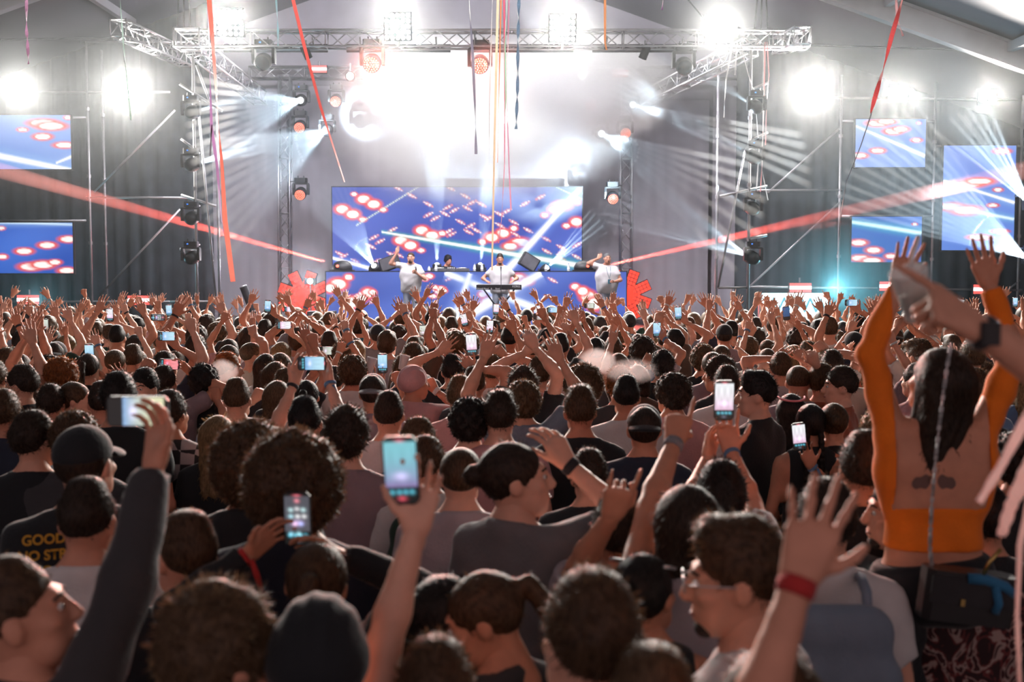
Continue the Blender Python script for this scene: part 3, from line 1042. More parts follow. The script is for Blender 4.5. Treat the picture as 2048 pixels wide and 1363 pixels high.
MB().lathe([(.001, 0), (.06, .004), (.07, .02)], 14, Matrix.Translation((0, -.01, 0)) @ Matrix.Rotation(-math.pi / 2, 4, 'X')).build('bulb', MATS['bulb_white'], t, True)
MB().tube((0, .06, -.08), (0, .06, -1.25), .018).build('stand', MATS['steel'], t)
lamp('strobe_lamp', 'SPOT', p + Vector((0, -.06, 0)), p + Vector((1.0, -10, -.5)), 120, (.9, .95, 1), 2.4, .6, .06)

# ------------------------------------------------------------------ things on the booth and the stage
BT = 2.345                                    # top of the booth
bd = thing('music_booth', 'long black booth table behind the low video wall', 'table', (-0.86, 28.35, 1.0))
MB().box((0, 0, BT - 1.0 - .03), (7.3, 1.5, .06)).build('table_top', MATS['black'], bd)
for sx in (-3.5, -1.2, 1.2, 3.5):
    MB().box((sx, 0.0, (BT - 1.06) / 2), (.08, 1.3, BT - 1.06)).build('support', MATS['black'], bd)
for px, lab in ((858, 'short bottle left of the musician in dark clothes'), (872, 'tall clear bottle left of the musician in dark clothes'), (949, 'clear bottle left of the keyboard player'),
                (964, 'clear bottle close to the keyboard player'), (1092, 'clear bottle right of the tilted monitor speaker'), (1137, 'clear bottle near the right laser projector')):
    p = at(px, 540, 27.75)
    t = thing('water_bottle', lab, 'bottle', (p.x, 27.75, BT), group='bottles on the booth')
    s = .75 if px == 858 else 1.0
    MB().lathe([(.030, 0), (.034, .01), (.034, .13 * s), (.026, .165 * s), (.013, .19 * s), (.013, .20 * s)], 12).build('bottle_body', MATS['bottle'], t, True)
    MB().lathe([(.015, .20 * s), (.015, .222 * s), (.001, .224 * s)], 10).build('cap', MATS['cap_blue'], t, True)
    MB().lathe([(.0346, .06 * s), (.0346, .11 * s)], 12).build('paper_label', MATS['white'], t, True)


def monitor(px, d, w, h, dep, roll, yaw, lab):
    p = at(px, 540, d)
    t = thing('monitor_speaker', lab, 'speaker', (p.x, d, BT), (0, 0, yaw))
    R3 = Matrix.Rotation(roll, 3, 'Y')
    zoff = (abs(math.sin(roll)) * w + abs(math.cos(roll)) * h) / 2
    MB().bevbox((0, 0, zoff), (w, dep, h), .03, R3).build('cabinet', MATS['blackmatt'], t)
    MB().box(Vector((0, -dep / 2 - .006, zoff)), (w * .86, .012, h * .86), R3).build('grille', MATS['case'], t)
    return t


monitor(1058, 28.3, .44, .34, .40, math.radians(31), 0.1, 'dark monitor speaker tilted on its corner on the booth')
monitor(780, 28.5, .46, .32, .40, math.radians(-20), -0.1, 'dark monitor speaker leaning behind the raised arm')
for px, lab in ((880, 'media player deck left of the mixer'), (925, 'media player deck right of the mixer')):
    p = at(px, 540, 28.1)
    t = thing('media_player', lab, 'player deck', (p.x, 28.1, BT), group='player decks on the booth')
    MB().bevbox((0, 0, .05), (.33, .40, .10), .01).build('casing', MATS['case'], t)
    MB().lathe([(.10, .10), (.10, .115), (.09, .12)], 20).build('jog_wheel', MATS['alu'], t, True)
    for k in range(4):
        MB().lathe([(.012, .10), (.012, .112)], 8, Matrix.Translation((-.12 + .03 * k, -.16, 0))).build('button', MATS['white'], t)
p = at(902, 540, 28.1)
t = thing('mixer', 'black sound mixer between the two player decks', 'mixer', (p.x, 28.1, BT))
MB().bevbox((0, 0, .05), (.22, .40, .10), .01).build('casing', MATS['case'], t)
for i in range(4):
    for j in range(3):
        MB().lathe([(.010, .10), (.008, .125)], 8, Matrix.Translation((-.075 + .05 * i, -.02 + .07 * j, 0))).build('knob', MATS['white'], t)

KD = 26.0
p = at(998, 574, KD)
kb = thing('keyboard', 'long dark music keyboard in front of the keyboard player', 'keyboard', (p.x, KD, p.z))
MB().bevbox((0, 0, 0), (1.03, .32, .115), .02).build('casing', MATS['black'], kb)
for i in range(34):
    MB().box((-.47 + .0277 * i, .09, .062), (.025, .13, .018)).build('key', MATS['white'], kb)


def text(name, body, size, m, parent, loc, rot=(math.pi / 2, 0, 0), extrude=0.001, align='CENTER', sx=1.0):
    cu = bpy.data.curves.new(name, 'FONT')
    cu.body = body
    cu.size = size
    cu.extrude = extrude
    cu.align_x = align
    cu.align_y = 'CENTER'
    cu.materials.append(MATS[m])
    tmp = bpy.data.objects.new(name, cu)
    COL.objects.link(tmp)
    me = bpy.data.meshes.new_from_object(tmp.evaluated_get(bpy.context.evaluated_depsgraph_get()))
    bpy.data.objects.remove(tmp)
    o = link(name, me, parent)
    o.location = loc
    o.rotation_euler = rot
    o.scale = (sx, 1, 1)
    return o


text('lettering', 'KORG', .062, 'white', kb, (.39, -.163, .018), sx=1.0)
text('lettering', 'Edmadl Band', .052, 'white', kb, (-.37, -.163, -.03))
text('lettering', '&', .05, 'white', kb, (-.17, -.163, -.03))
text('lettering', 'Band', .05, 'white', kb, (-.03, -.163, -.03))
ks = thing('keyboard_stand', 'dark crossed stand under the music keyboard', 'stand', (p.x, KD, SZ))
for sx in (-1, 1):
    MB().tube((-.34 * sx, sx * .02, 0), (.34 * sx, sx * .02, p.z - SZ - .06), .018).build('leg', MATS['black'], ks)
    MB().box((sx * .36, 0, .015), (.04, .42, .03)).build('foot', MATS['black'], ks)
    MB().box((sx * .34, 0, p.z - SZ - .065), (.03, .34, .02)).build('arm', MATS['black'], ks)
pm = at(1002, 536, 25.75)
ms = thing('microphone_stand', 'thin microphone stand in front of the keyboard', 'stand', (pm.x, 25.75, SZ))
MB().lathe([(.13, 0), (.13, .012), (.02, .03)], 16).build('foot', MATS['black'], ms, True)
MB().tube((0, 0, .02), (0, 0, pm.z - SZ - .05), .009).build('pole', MATS['black'], ms, True)
MB().lathe([(.012, -.10), (.016, 0), (.022, .01), (.022, .04), (.012, .055)], 10, Matrix.Translation((0, 0, pm.z - SZ)) @ Matrix.Rotation(-1.0, 4, 'X')).build('microphone', MATS['black'], ms, True)

# left of the stage: cannon, flight case, stage speaker
p = at(482, 582, 25.4)
t = thing('confetti_cannon', 'dark confetti cannon tube with pale mouth tilted up at the stage edge', 'cannon', at(505, 620, 26.2))
MB().lathe([(.085, 0), (.09, .02), (.09, .56), (.095, .58)], 18, Matrix.Rotation(-.33, 4, 'Y') @ Matrix.Rotation(.12, 4, 'X')).build('barrel', MATS['blackmatt'], t, True)
MB().lathe([(.001, .582), (.086, .583), (.086, .60), (.001, .602)], 18, Matrix.Rotation(-.33, 4, 'Y') @ Matrix.Rotation(.12, 4, 'X')).build('mouth', MATS['white'], t, True)
MB().box((0, 0, (SZ - t.location.z) / 2 - .01), (.30, .34, t.location.z - SZ - .02)).build('foot', MATS['black'], t)
p = at(510, 632, 25.5)
t = thing('flight_case', 'black flight case with metal corners at the stage edge', 'case', (p.x, 25.5, SZ))
MB().box((0, 0, .20), (.80, .5, .40)).build('box', MATS['case'], t)
for z in (.01, .39):
    MB().box((0, -.255, z), (.82, .02, .03)).build('edge_strip', MATS['alu'], t)
for sx in (-1, 1):
    MB().box((sx * .40, -.255, .2), (.03, .02, .40)).build('edge_strip', MATS['alu'], t)
MB().box((-.2, -.26, .2), (.14, .02, .12)).build('handle', MATS['alu'], t)
p = at(644, 640, 25.6)
t = thing('stage_speaker', 'black stage speaker left of the low video wall', 'speaker', (p.x, 25.6, SZ))
MB().bevbox((0, 0, .25), (.60, .5, .46), .03).build('cabinet', MATS['blackmatt'], t)
MB().box((0, -.256, .25), (.52, .012, .38)).build('grille', MATS['case'], t)

# ------------------------------------------------------------------ lit sign with zigzag letters
SGD = 25.6
sg = thing('lit_sign', 'white lit sign with teal zigzag lettering at the foot of the right scaffold', 'sign', at(1589, 640, SGD))
B = sg.location.copy()
a, b = at(1524, 586, SGD), at(1656, 586, SGD)
lo = at(1524, 668, SGD)
w, h = b.x - a.x, a.z - lo.z
MB().box(Vector(((a.x + b.x) / 2, SGD + .06, (a.z + lo.z) / 2)) - B, (w, .12, h)).build('light_box', MATS['sign_white'], sg)
MB().box(Vector((a.x - .03, SGD + .06, (a.z + lo.z) / 2)) - B, (.06, .14, h + .02)).build('frame', MATS['alu'], sg)
for sx in (-.6, .6):
    MB().box(Vector((sx, .10, (lo.z) / 2 - B.z)), (.06, .06, lo.z)).build('leg', MATS['steel'], sg)
zp = lambda x, y: at(1480 + x / 8.533, 540 + y / 8.533, SGD) - B + Vector((0, -.012, 0))
for pts in ([(500, 640), (575, 478), (650, 690), (752, 478), (835, 660)], [(880, 480), (968, 690), (1060, 500), (1120, 640)], [(1195, 480), (1100, 700)], [(1195, 480), (1290, 700)], [(1300, 700), (1375, 500), (1455, 700)]):
    q = MB()
    for i in range(len(pts) - 1):
        u, v = zp(*pts[i]), zp(*pts[i + 1])
        q.tube(u, v, .024, 8)
        q.lathe([(.024, -.02), (.024, .02)], 10, Matrix.Translation(v) @ Matrix.Rotation(math.pi / 2, 4, 'X'))
    q.build('letter', MATS['sign_teal'], sg)
p = at(1668, 577, SD - .4)
lamp('added_cyan_spot', 'SPOT', p, p + Vector((.9, -3, .6)), 150, (.25, .82, 1.0), 2.9, .7, .1)  # cyan spot without a fixture, added for the teal glow
p = at(80, 599, SD - .3)
lamp('added_cyan_spot', 'SPOT', p + Vector((0.03, -.2, 0)), p + Vector((1.5, -3, 1.5)), 60, (.35, .85, 1.0), 2.6, .7, .08)  # another added cyan spot with no fixture of its own

# ------------------------------------------------------------------ ribbons hanging from the roof
def paper(name, col):
    """thin coloured paper that lets light through"""
    m = mat(name, col, 0.5, noise=0.15, nscale=9)
    nt = m.node_tree
    b = nt.nodes['Principled BSDF']
    tr = nt.nodes.new('ShaderNodeBsdfTranslucent')
    tr.inputs[0].default_value = (*col, 1)
    ms = nt.nodes.new('ShaderNodeMixShader')
    ms.inputs[0].default_value = 0.6
    nt.links.new(b.outputs[0], ms.inputs[1])
    nt.links.new(tr.outputs[0], ms.inputs[2])
    nt.links.new(ms.outputs[0], nt.nodes['Material Output'].inputs['Surface'])


def streamer(pts, d, w, col, label, twist=0.0, tail=None, ext=True):
    name = 'ribbon_%d' % len([m for m in MATS if m.startswith('ribbon_')])
    paper(name, tuple(c * .66 + .28 for c in lin(*col)))
    P = [at(x, y, d) for x, y in pts]
    if ext:
        top = P[0].copy()
        up = (P[0] - P[1]).normalized()
        k = 0.0
        for _ in range(6):
            q = top + up * k
            k += (roofz(q.x) + T - .10 - q.z) / max(up.z + RS * abs(up.x), .3)
        P = [top + up * k] + P
    Q = []
    for i in range(len(P) - 1):
        for s in range(6):
            Q.append(P[i].lerp(P[i + 1], s / 6))
    Q.append(P[-1])
    nr, wd = [], []
    for i, q in enumerate(Q):
        a = twist * i + rnd.uniform(-.12, .12)
        nr.append((math.sin(a), -math.cos(a), 0.02))
        wd.append(w * d / F)
    o = MB().ribbon(Q, wd, nr, .0012).build('streamer', MATS[name])
    tag(o, label, 'streamer', 'paper streamers hanging from the roof')
    return o


streamer([(53, -5), (53, 60), (55, 85), (57, 128)], 12, 6, (205, 150, 190), 'short pink streamer with a dark knot above a blue screen', .5)
streamer([(240, -5), (246, 80), (252, 140), (262, 240)], 14, 3, (190, 215, 205), 'thin pale green streamer left of the truss corner', .3)
streamer([(416, -5), (420, 150), (423, 255), (434, 330), (443, 440), (452, 478)], 15, 6, (190, 130, 190), 'long lilac streamer beside the orange one', .16)
streamer([(418, -5), (428, 120), (436, 240), (444, 330), (450, 440), (466, 563)], 14, 10, (255, 140, 110), 'long orange streamer reaching down to raised hands', .1)
streamer([(424, 250), (420, 312)], 15, 3, (60, 40, 75), 'loose dark violet end looped off the lilac streamer', .2, ext=False)
streamer([(552, -5), (556, 60), (556, 92)], 14, 4, (130, 180, 190), 'short teal streamer in front of the truss', .5)
streamer([(585, -5), (608, 90), (640, 210), (672, 310), (689, 364)], 13, 7, (240, 90, 75), 'red-orange streamer slanting past the left beam light', .05)
streamer([(938, -5), (946, 120), (951, 240), (952, 308)], 13, 6, (120, 135, 160), 'grey-blue streamer hanging past a red moving head', .25)
streamer([(985, -5), (983, 60), (979, 200), (978, 330)], 14, 2.5, (235, 235, 235), 'thin white streamer at the left of the centre bunch', .2)
streamer([(996, -5), (992, 150), (988, 330), (984, 540)], 15, 5, (250, 235, 205), 'cream streamer reaching down to the keyboard player', .04)
streamer([(1002, -5), (998, 180), (995, 325)], 14, 3.5, (255, 170, 90), 'thin orange streamer in the centre bunch', .1)
streamer([(1008, -5), (1010, 150), (1009, 330), (1003, 440), (997, 486)], 14, 4, (220, 75, 130), 'magenta streamer in the centre bunch', .07)
streamer([(1018, -5), (1016, 90), (1013, 180), (1018, 330), (1022, 420)], 14, 3, (225, 160, 190), 'pale pink streamer in the centre bunch', .1)
streamer([(1014, -5), (1010, 90), (1012, 200), (1010, 230)], 13.5, 3, (170, 225, 200), 'mint streamer in the centre bunch', .2)
streamer([(1038, -5), (1036, 80), (1035, 180), (1032, 258)], 12.5, 7, (60, 130, 165), 'twisted blue streamer right of the centre bunch', .9)
streamer([(1210, -5), (1210, 50), (1210, 85), (1213, 100)], 11, 5, (245, 185, 120), 'short amber streamer above the smoke', .04)
streamer([(1327, -5), (1324, 20)], 11, 4, (150, 90, 160), 'very short violet streamer end under the tent roof', .2)
streamer([(1806, -5), (1784, 70), (1766, 140), (1750, 195), (1741, 226)], 8, 9, (225, 30, 40), 'bright red streamer in front of the right rafter', .25)
streamer([(1743, 226), (1722, 290), (1692, 365), (1680, 440), (1678, 475)], 8, 2.2, (90, 110, 125), 'thin grey thread trailing below the red streamer', .1, ext=False)
streamer([(1792, -5), (1795, 40), (1806, 72)], 9, 5, (235, 190, 195), 'short pale pink streamer beside the red one', .3)
for k, (pts, w, col, lab) in enumerate((
        ([(1466, 84), (1452, 160), (1449, 205), (1448, 235)], 3.5, (235, 235, 235), 'white streamer caught under the right end of the truss'),
        ([(1474, 84), (1470, 150)], 2.5, (225, 225, 225), 'short white streamer beside the one under the truss'),
        ([(1480, 84), (1497, 150), (1510, 190), (1518, 300), (1510, 425)], 2.5, (235, 235, 235), 'white streamer draped down the right beam tower'),
        ([(1528, 84), (1526, 250), (1524, 340), (1536, 400)], 3, (240, 240, 240), 'long white streamer on the right beam tower'),
        ([(1530, 84), (1528, 200), (1524, 330), (1520, 398)], 3, (225, 130, 130), 'pale red streamer on the right beam tower'),
        ([(1534, 84), (1538, 150), (1533, 205), (1531, 290)], 2.5, (230, 150, 150), 'short pink streamer on the right beam tower'))):
    streamer(pts, 23.80, w, col, lab, .12, ext=False)

# ------------------------------------------------------------------ haze and smoke
volmat('haze', HAZE, (0.90, 0.96, 1.0), 0.72)
hp_ = [(XL + .3, .03), (XR - .3, .03), (XR - .3, roofz(XR - .3)), (RX, RZ), (XL + .3, roofz(XL + .3))]
hz = MB().add([(x, y, z) for y in (20.5, 33.2) for x, z in hp_], [(0, 1, 2, 3, 4), (9, 8, 7, 6, 5)] + [(i, i + 5, (i + 1) % 5 + 5, (i + 1) % 5) for i in range(5)]).build('haze', MATS['haze'])
hz['kind'] = 'stuff'
tag(hz, 'thin pale haze filling the tent towards the stage', 'haze')


def cloud(name, label, c, r, m, seg=3, rot=0.0):
    import bmesh
    bm = bmesh.new()
    bmesh.ops.create_icosphere(bm, subdivisions=seg, radius=1.0)
    me = bpy.data.meshes.new(name)
    bm.to_mesh(me)
    bm.free()
    me.materials.append(MATS[m])
    o = link(name, me, None, c, (0, 0, rot))
    o.scale = r
    o['kind'] = 'stuff'
    return tag(o, label, 'smoke')


volmat('smoke_big', 1.35, (1, 1, 1), 0.25, het=(2.6, 0.46, 1.05, 1.6))
cloud('smoke_cloud', 'big bright smoke cloud drifting over the middle of the stage', at(950, 235, 28.2), (5.6, 1.7, 3.3), 'smoke_big')
cloud('smoke_cloud', 'bright smoke drifting to the right of the stage middle', at(1190, 170, 27.4), (3.4, 1.5, 2.1), 'smoke_big', rot=.5)
volmat('sign_haze', 0.05, (.85, .97, 1), 0.1)
cloud('low_haze', 'added patch of low haze lit teal around the lit sign', at(1640, 560, 24.9), (2.6, .7, 1.3), 'sign_haze')  # denser haze patch added here so the teal light shows
volmat('smoke_puff', 7.0, (1, 1, 1), 0.3, het=(2.8, 0.50, 0.98, 1.8))
cloud('smoke_puff', 'white puff of smoke before the person with orange hair', at(446, 742, 8.3), (.17, .10, .14), 'smoke_puff')
cloud('smoke_puff', 'white puff of smoke before a black-haired man', at(1195, 722, 8.0), (.20, .12, .15), 'smoke_puff')
volmat('smoke_thin', 2.6, (1, 1, 1), 0.3, het=(1.5, 0.40, 1.0, 1.0))
cloud('smoke_puff', 'thin smoke drifting beside the curly-haired person in blue', at(1262, 742, 7.6), (.26, .15, .13), 'smoke_thin')

# ================================================================== people
def smin(a, b, k):
    h = np.clip(0.5 + 0.5 * (b - a) / k, 0, 1)
    return b + (a - b) * h - k * h * (1 - h)


class Grid:
    """signed distances on a grid; shapes are blended in only where they can matter"""

    def __init__(s, lo, hi, h):
        s.lo, s.h = np.array(lo, float), h
        s.n = np.ceil((np.array(hi) - s.lo) / h).astype(int) + 1
        s.ax = [s.lo[i] + h * np.arange(s.n[i]) for i in range(3)]
        s.f = np.full(s.n, 1.0, np.float32)

    def sub(s, lo, hi):
        a = np.clip(np.floor((np.array(lo) - s.lo) / s.h).astype(int), 0, s.n - 1)
        b = np.clip(np.ceil((np.array(hi) - s.lo) / s.h).astype(int) + 1, 1, s.n)
        sl = tuple(slice(int(a[i]), max(int(a[i]) + 1, int(b[i]))) for i in range(3))
        x = s.ax[0][sl[0]][:, None, None]
        y = s.ax[1][sl[1]][None, :, None]
        z = s.ax[2][sl[2]][None, None, :]
        return sl, x, y, z

    def cone(s, a, b, ra, rb, k=0.03, sy=1.0, off=0.0, cut=None, fn=None, op='add'):
        """round cone from a to b; sy < 1 flattens it front to back; cut=(point, normal) trims it"""
        a, b = np.array(a, float), np.array(b, float)
        m = max(ra, rb) + off + k + 2 * s.h
        sl, x, y, z = s.sub(np.minimum(a, b) - m, np.maximum(a, b) + m)
        d = b - a
        yc = (a[1] + b[1]) / 2
        px, py, pz = x - a[0], (y - yc) / sy + (yc - a[1]), z - a[2]
        L = max(float(d @ d), 1e-9)
        t = np.clip((px * d[0] + py * d[1] + pz * d[2]) / L, 0, 1)
        q = np.sqrt((px - t * d[0]) ** 2 + (py - t * d[1]) ** 2 + (pz - t * d[2]) ** 2) - (ra + (rb - ra) * t) - off
        if fn is not None:
            q = q + fn(x, y, z)
        if cut is not None:
            for c, n in cut:
                q = np.maximum(q, (x - c[0]) * n[0] + (y - c[1]) * n[1] + (z - c[2]) * n[2])
        if op == 'add':
            s.f[sl] = smin(s.f[sl], q, k)
        else:
            s.f[sl] = -smin(-s.f[sl], q, k)
        return s

    def ell(s, c, r, k=0.03, op='add', rot=None, fn=None):
        c, r = np.array(c, float), np.array(r, float)
        m = r.max() + k + 2 * s.h
        sl, x, y, z = s.sub(c - m, c + m)
        x, y, z = x - c[0], y - c[1], z - c[2]
        if rot is not None:
            x, y, z = (rot[0][0] * x + rot[1][0] * y + rot[2][0] * z, rot[0][1] * x + rot[1][1] * y + rot[2][1] * z,
                       rot[0][2] * x + rot[1][2] * y + rot[2][2] * z)
        k0 = np.sqrt((x / r[0]) ** 2 + (y / r[1]) ** 2 + (z / r[2]) ** 2)
        k1 = np.sqrt((x / r[0] ** 2) ** 2 + (y / r[1] ** 2) ** 2 + (z / r[2] ** 2) ** 2) + 1e-6
        q = k0 * (k0 - 1) / k1
        if fn is not None:
            q = q + fn(x, y, z)
        if op == 'add':
            s.f[sl] = smin(s.f[sl], q, k)
        elif op == 'cut':
            s.f[sl] = -smin(-s.f[sl], q, k)
        return s

    def clip(s, fn, k=0.006):
        """keep only where fn < 0"""
        q = fn(s.ax[0][:, None, None], s.ax[1][None, :, None], s.ax[2][None, None, :])
        s.f = -smin(-s.f, -np.broadcast_to(q, s.f.shape), k).astype(np.float32)
        return s

    def mesh(s):
        """surface nets: one vertex per crossed cell, one quad per crossed edge"""
        f = s.f
        f[0], f[-1], f[:, 0], f[:, -1], f[:, :, 0], f[:, :, -1] = 1, 1, 1, 1, 1, 1
        ins = f < 0
        c = ins[:-1, :-1, :-1].astype(np.int8)
        tot = np.zeros_like(c)
        for dx in (0, 1):
            for dy in (0, 1):
                for dz in (0, 1):
                    tot += ins[dx:dx + c.shape[0], dy:dy + c.shape[1], dz:dz + c.shape[2]]
        act = (tot > 0) & (tot < 8)
        I = np.argwhere(act)
        if len(I) == 0:
            return np.zeros((0, 3)), np.zeros((0, 4), int)
        vid = np.full(c.shape, -1, np.int64)
        vid[act] = np.arange(len(I))
        cor = np.array([(dx, dy, dz) for dx in (0, 1) for dy in (0, 1) for dz in (0, 1)])
        val = np.stack([f[I[:, 0] + d[0], I[:, 1] + d[1], I[:, 2] + d[2]] for d in cor], 1)
        P = np.zeros((len(I), 3))
        W = np.zeros(len(I))
        for a in range(8):
            for b in range(a + 1, 8):
                if np.abs(cor[a] - cor[b]).sum() != 1:
                    continue
                va, vb = val[:, a], val[:, b]
                m = (va < 0) != (vb < 0)
                t = np.where(m, va / np.where(m, va - vb, 1), 0)
                P += m[:, None] * (cor[a] + t[:, None] * (cor[b] - cor[a]))
                W += m
        v = s.lo + s.h * (I + P / W[:, None])
        Q = []
        for ax in range(3):
            u, w = [i for i in range(3) if i != ax]
            sl0 = [slice(1, -1)] * 3
            sl1 = [slice(1, -1)] * 3
            sl0[ax], sl1[ax] = slice(0, -1), slice(1, None)
            a, b = ins[tuple(sl0)], ins[tuple(sl1)]
            for flip in (False, True):
                E = np.argwhere(a & ~b) if not flip else np.argwhere(~a & b)
                if len(E) == 0:
                    continue
                E[:, u] += 1
                E[:, w] += 1
                ids = []
                for du, dw in ((-1, -1), (0, -1), (0, 0), (-1, 0)):
                    q = E.copy()
                    q[:, u] += du
                    q[:, w] += dw
                    ids.append(vid[q[:, 0], q[:, 1], q[:, 2]])
                q = np.stack(ids, 1)
                if (ax == 1) != flip:
                    q = q[:, ::-1]
                Q.append(q)
        return v, np.concatenate(Q).astype(np.int32)


def join(parts):
    vs, fs, n = [], [], 0
    for v, f in parts:
        vs.append(v)
        fs.append(f + n)
        n += len(v)
    return np.concatenate(vs), np.concatenate(fs)


# ------------------------------------------------------------------ heads
def head_field(h, ears=True, neck=True, grow=0.0):
    g = Grid((-.12, -.14, -.22), (.12, .15, .16), h)
    g.ell((0, -.018, .030), (.076, .096, .090), .01)
    g.ell((0, .030, -.028), (.062, .066, .082), .03)
    g.cone((-.030, .045, -.072), (.030, .045, -.072), .030, .030, .03)
    g.cone((0, .070, -.092), (0, .066, -.094), .019, .019, .025)
    g.cone((-.030, .078, .036), (.030, .078, .036), .014, .014, .02)
    for s_ in (-1, 1):
        g.ell((s_ * .045, .062, -.014), (.022, .024, .018), .02)
        g.ell((s_ * .031, .103, .014), (.019, .014, .011), .012, 'cut')
        if ears:
            g.ell((s_ * .079, -.010, -.002), (.010, .022, .032), .010)
    g.cone((0, .094, .018), (0, .112, -.018), .009, .013, .012)
    g.ell((0, .108, -.026), (.017, .012, .009), .010)
    g.cone((-.017, .093, -.054), (.017, .093, -.054), .0075, .0075, .008)
    g.cone((-.014, .092, -.066), (.014, .092, -.066), .0080, .0080, .008)
    g.ell((0, .103, -.060), (.020, .010, .0025), .004, 'cut')
    if neck:
        g.cone((0, -.018, -.04), (0, -.030, -.19), .054, .058, .03)
    return g


HEADS = {}


def head_verts(h):
    if h not in HEADS:
        HEADS[h] = head_field(h).mesh()
    return HEADS[h]


# ------------------------------------------------------------------ hands (right hand, fingers +Z, palm +Y, thumb -X)
FING = [(-.034, .092, (.042, .026, .021), .0090), (-.0115, .097, (.047, .030, .022), .0093), (.0115, .094, (.043, .028, .021), .0088), (.033, .084, (.034, .021, .019), .0078)]
# per pose: curl per finger (radians per joint), spread, thumb (out, fold)
HPOSE = {
    'open': ((.10, .08, .10, .14), .16, (0.75, .15)),
    'wide': ((.14, .10, .12, .18), .26, (1.05, .10)),
    'flat': ((.06, .05, .06, .08), .03, (0.35, .15)),
    'claw': ((.42, .45, .48, .50), .10, (0.65, .45)),
    'fist': ((1.45, 1.5, 1.5, 1.45), .02, (0.35, 1.1)),
    'point': ((.03, 1.5, 1.5, 1.5), .02, (0.35, 1.1)),
    'rock': ((.05, 1.5, 1.5, .08), .08, (0.35, 1.1)),
    'peace': ((.05, .06, 1.5, 1.5), .14, (0.35, 1.1)),
    'hold': ((.34, .34, .36, .40), .20, (0.95, .35)),
    'cup': ((.62, .62, .62, .60), .06, (0.95, .55)),
}
HANDS = {}


def hand_verts(pose, h):
    if (pose, h) in HANDS:
        return HANDS[(pose, h)]
    curl, spread, (tout, tfold) = HPOSE[pose]
    g = Grid((-.125, -.05, -.05), (.095, .125, .215), h)
    g.cone((0, 0, -.035), (0, 0, .012), .0265, .026, .012, sy=.78)
    for i, (x, z, L, r) in enumerate(FING):
        g.cone((x * .45, 0, .010), (x, 0, z - .008), .020, .0135, .014, sy=.85)
    g.ell((-.026, .008, .036), (.016, .015, .028), .014)
    for i, (x, z, L, r) in enumerate(FING):
        p = np.array((x, 0, z - .006))
        sp = spread * (i - 1.5) / 1.5
        a = 0.0
        for j, l in enumerate(L):
            c = curl[i] * (1.0 if j < 2 else .75)
            a += min(c, 1.62)
            dr = np.array((math.sin(sp) * math.cos(a) if a < 1.2 else 0.0, math.sin(a), math.cos(a) * math.cos(sp)))
            q = p + dr * l
            rr = r * (1 - .09 * j)
            g.cone(p, q, rr, rr * .92, .005)
            p = q
    o, fo = tout, tfold
    p = np.array((-.022, .008, .022))
    for j, (l, r) in enumerate(((.040, .0135), (.032, .0105), (.026, .0092))):
        aa = o * (1 - .25 * j)
        ff = fo * (.5 + .5 * j)
        dr = np.array((-math.sin(aa) * math.cos(ff * .8), math.sin(ff * .8), math.cos(aa)))
        if fo > .9:
            dr = np.array(((-.75, .35, .75)[0] if j == 0 else .35 if j == 2 else -.05, (.35, .75, .35)[j], (.75, .62, .35)[j]))
        dr = dr / np.linalg.norm(dr)
        q = p + dr * l
        g.cone(p, q, r, r * .9, .006)
        p = q
    HANDS[(pose, h)] = g.mesh()
    return HANDS[(pose, h)]


# ------------------------------------------------------------------ hair
def vnoise(x, y, z, s, seed=0.0):
    return (np.sin(x * s + 1.3 + seed) * np.sin(y * s * 1.13 + 2.1 + seed * 2) * np.sin(z * s * .91 + .7 + seed * 3)
            + .5 * np.sin(x * s * 2.1 + 4.0 + seed) * np.sin(y * s * 1.9 + 1.0) * np.sin(z * s * 2.3 + 2.0))


HAIR = {}
HAIRSPEC = {
    # grow over the skull, noise size, noise scale, hairline lift, spikes, spike length
    'buzz': (.0035, .0, 60, .004, 900, .007), 'fade': (.009, .003, 80, .016, 1800, .016), 'short': (.013, .005, 60, 0.0, 2200, .024),
    'quiff': (.014, .005, 55, .004, 2200, .026), 'messy': (.020, .010, 46, -.004, 2400, .036), 'curly': (.030, .012, 80, -.006, 2400, .024),
    'afro': (.062, .012, 70, -.012, 4200, .026), 'long': (.014, .003, 30, -.006, 1600, .040), 'ponytail': (.009, .002, 40, -.004, 1300, .022),
    'bun': (.009, .002, 40, -.004, 1300, .022), 'bob': (.018, .003, 36, -.006, 1500, .034), 'braids': (.010, .003, 60, -.004, 900, .014),
    'cap': (.007, .002, 60, -.008, 400, .010), 'capback': (.007, .002, 60, -.008, 400, .010), 'beanie': (.004, 0, 60, 0, 0, 0), 'bald': (.0016, 0, 60, .010, 0, 0),
}


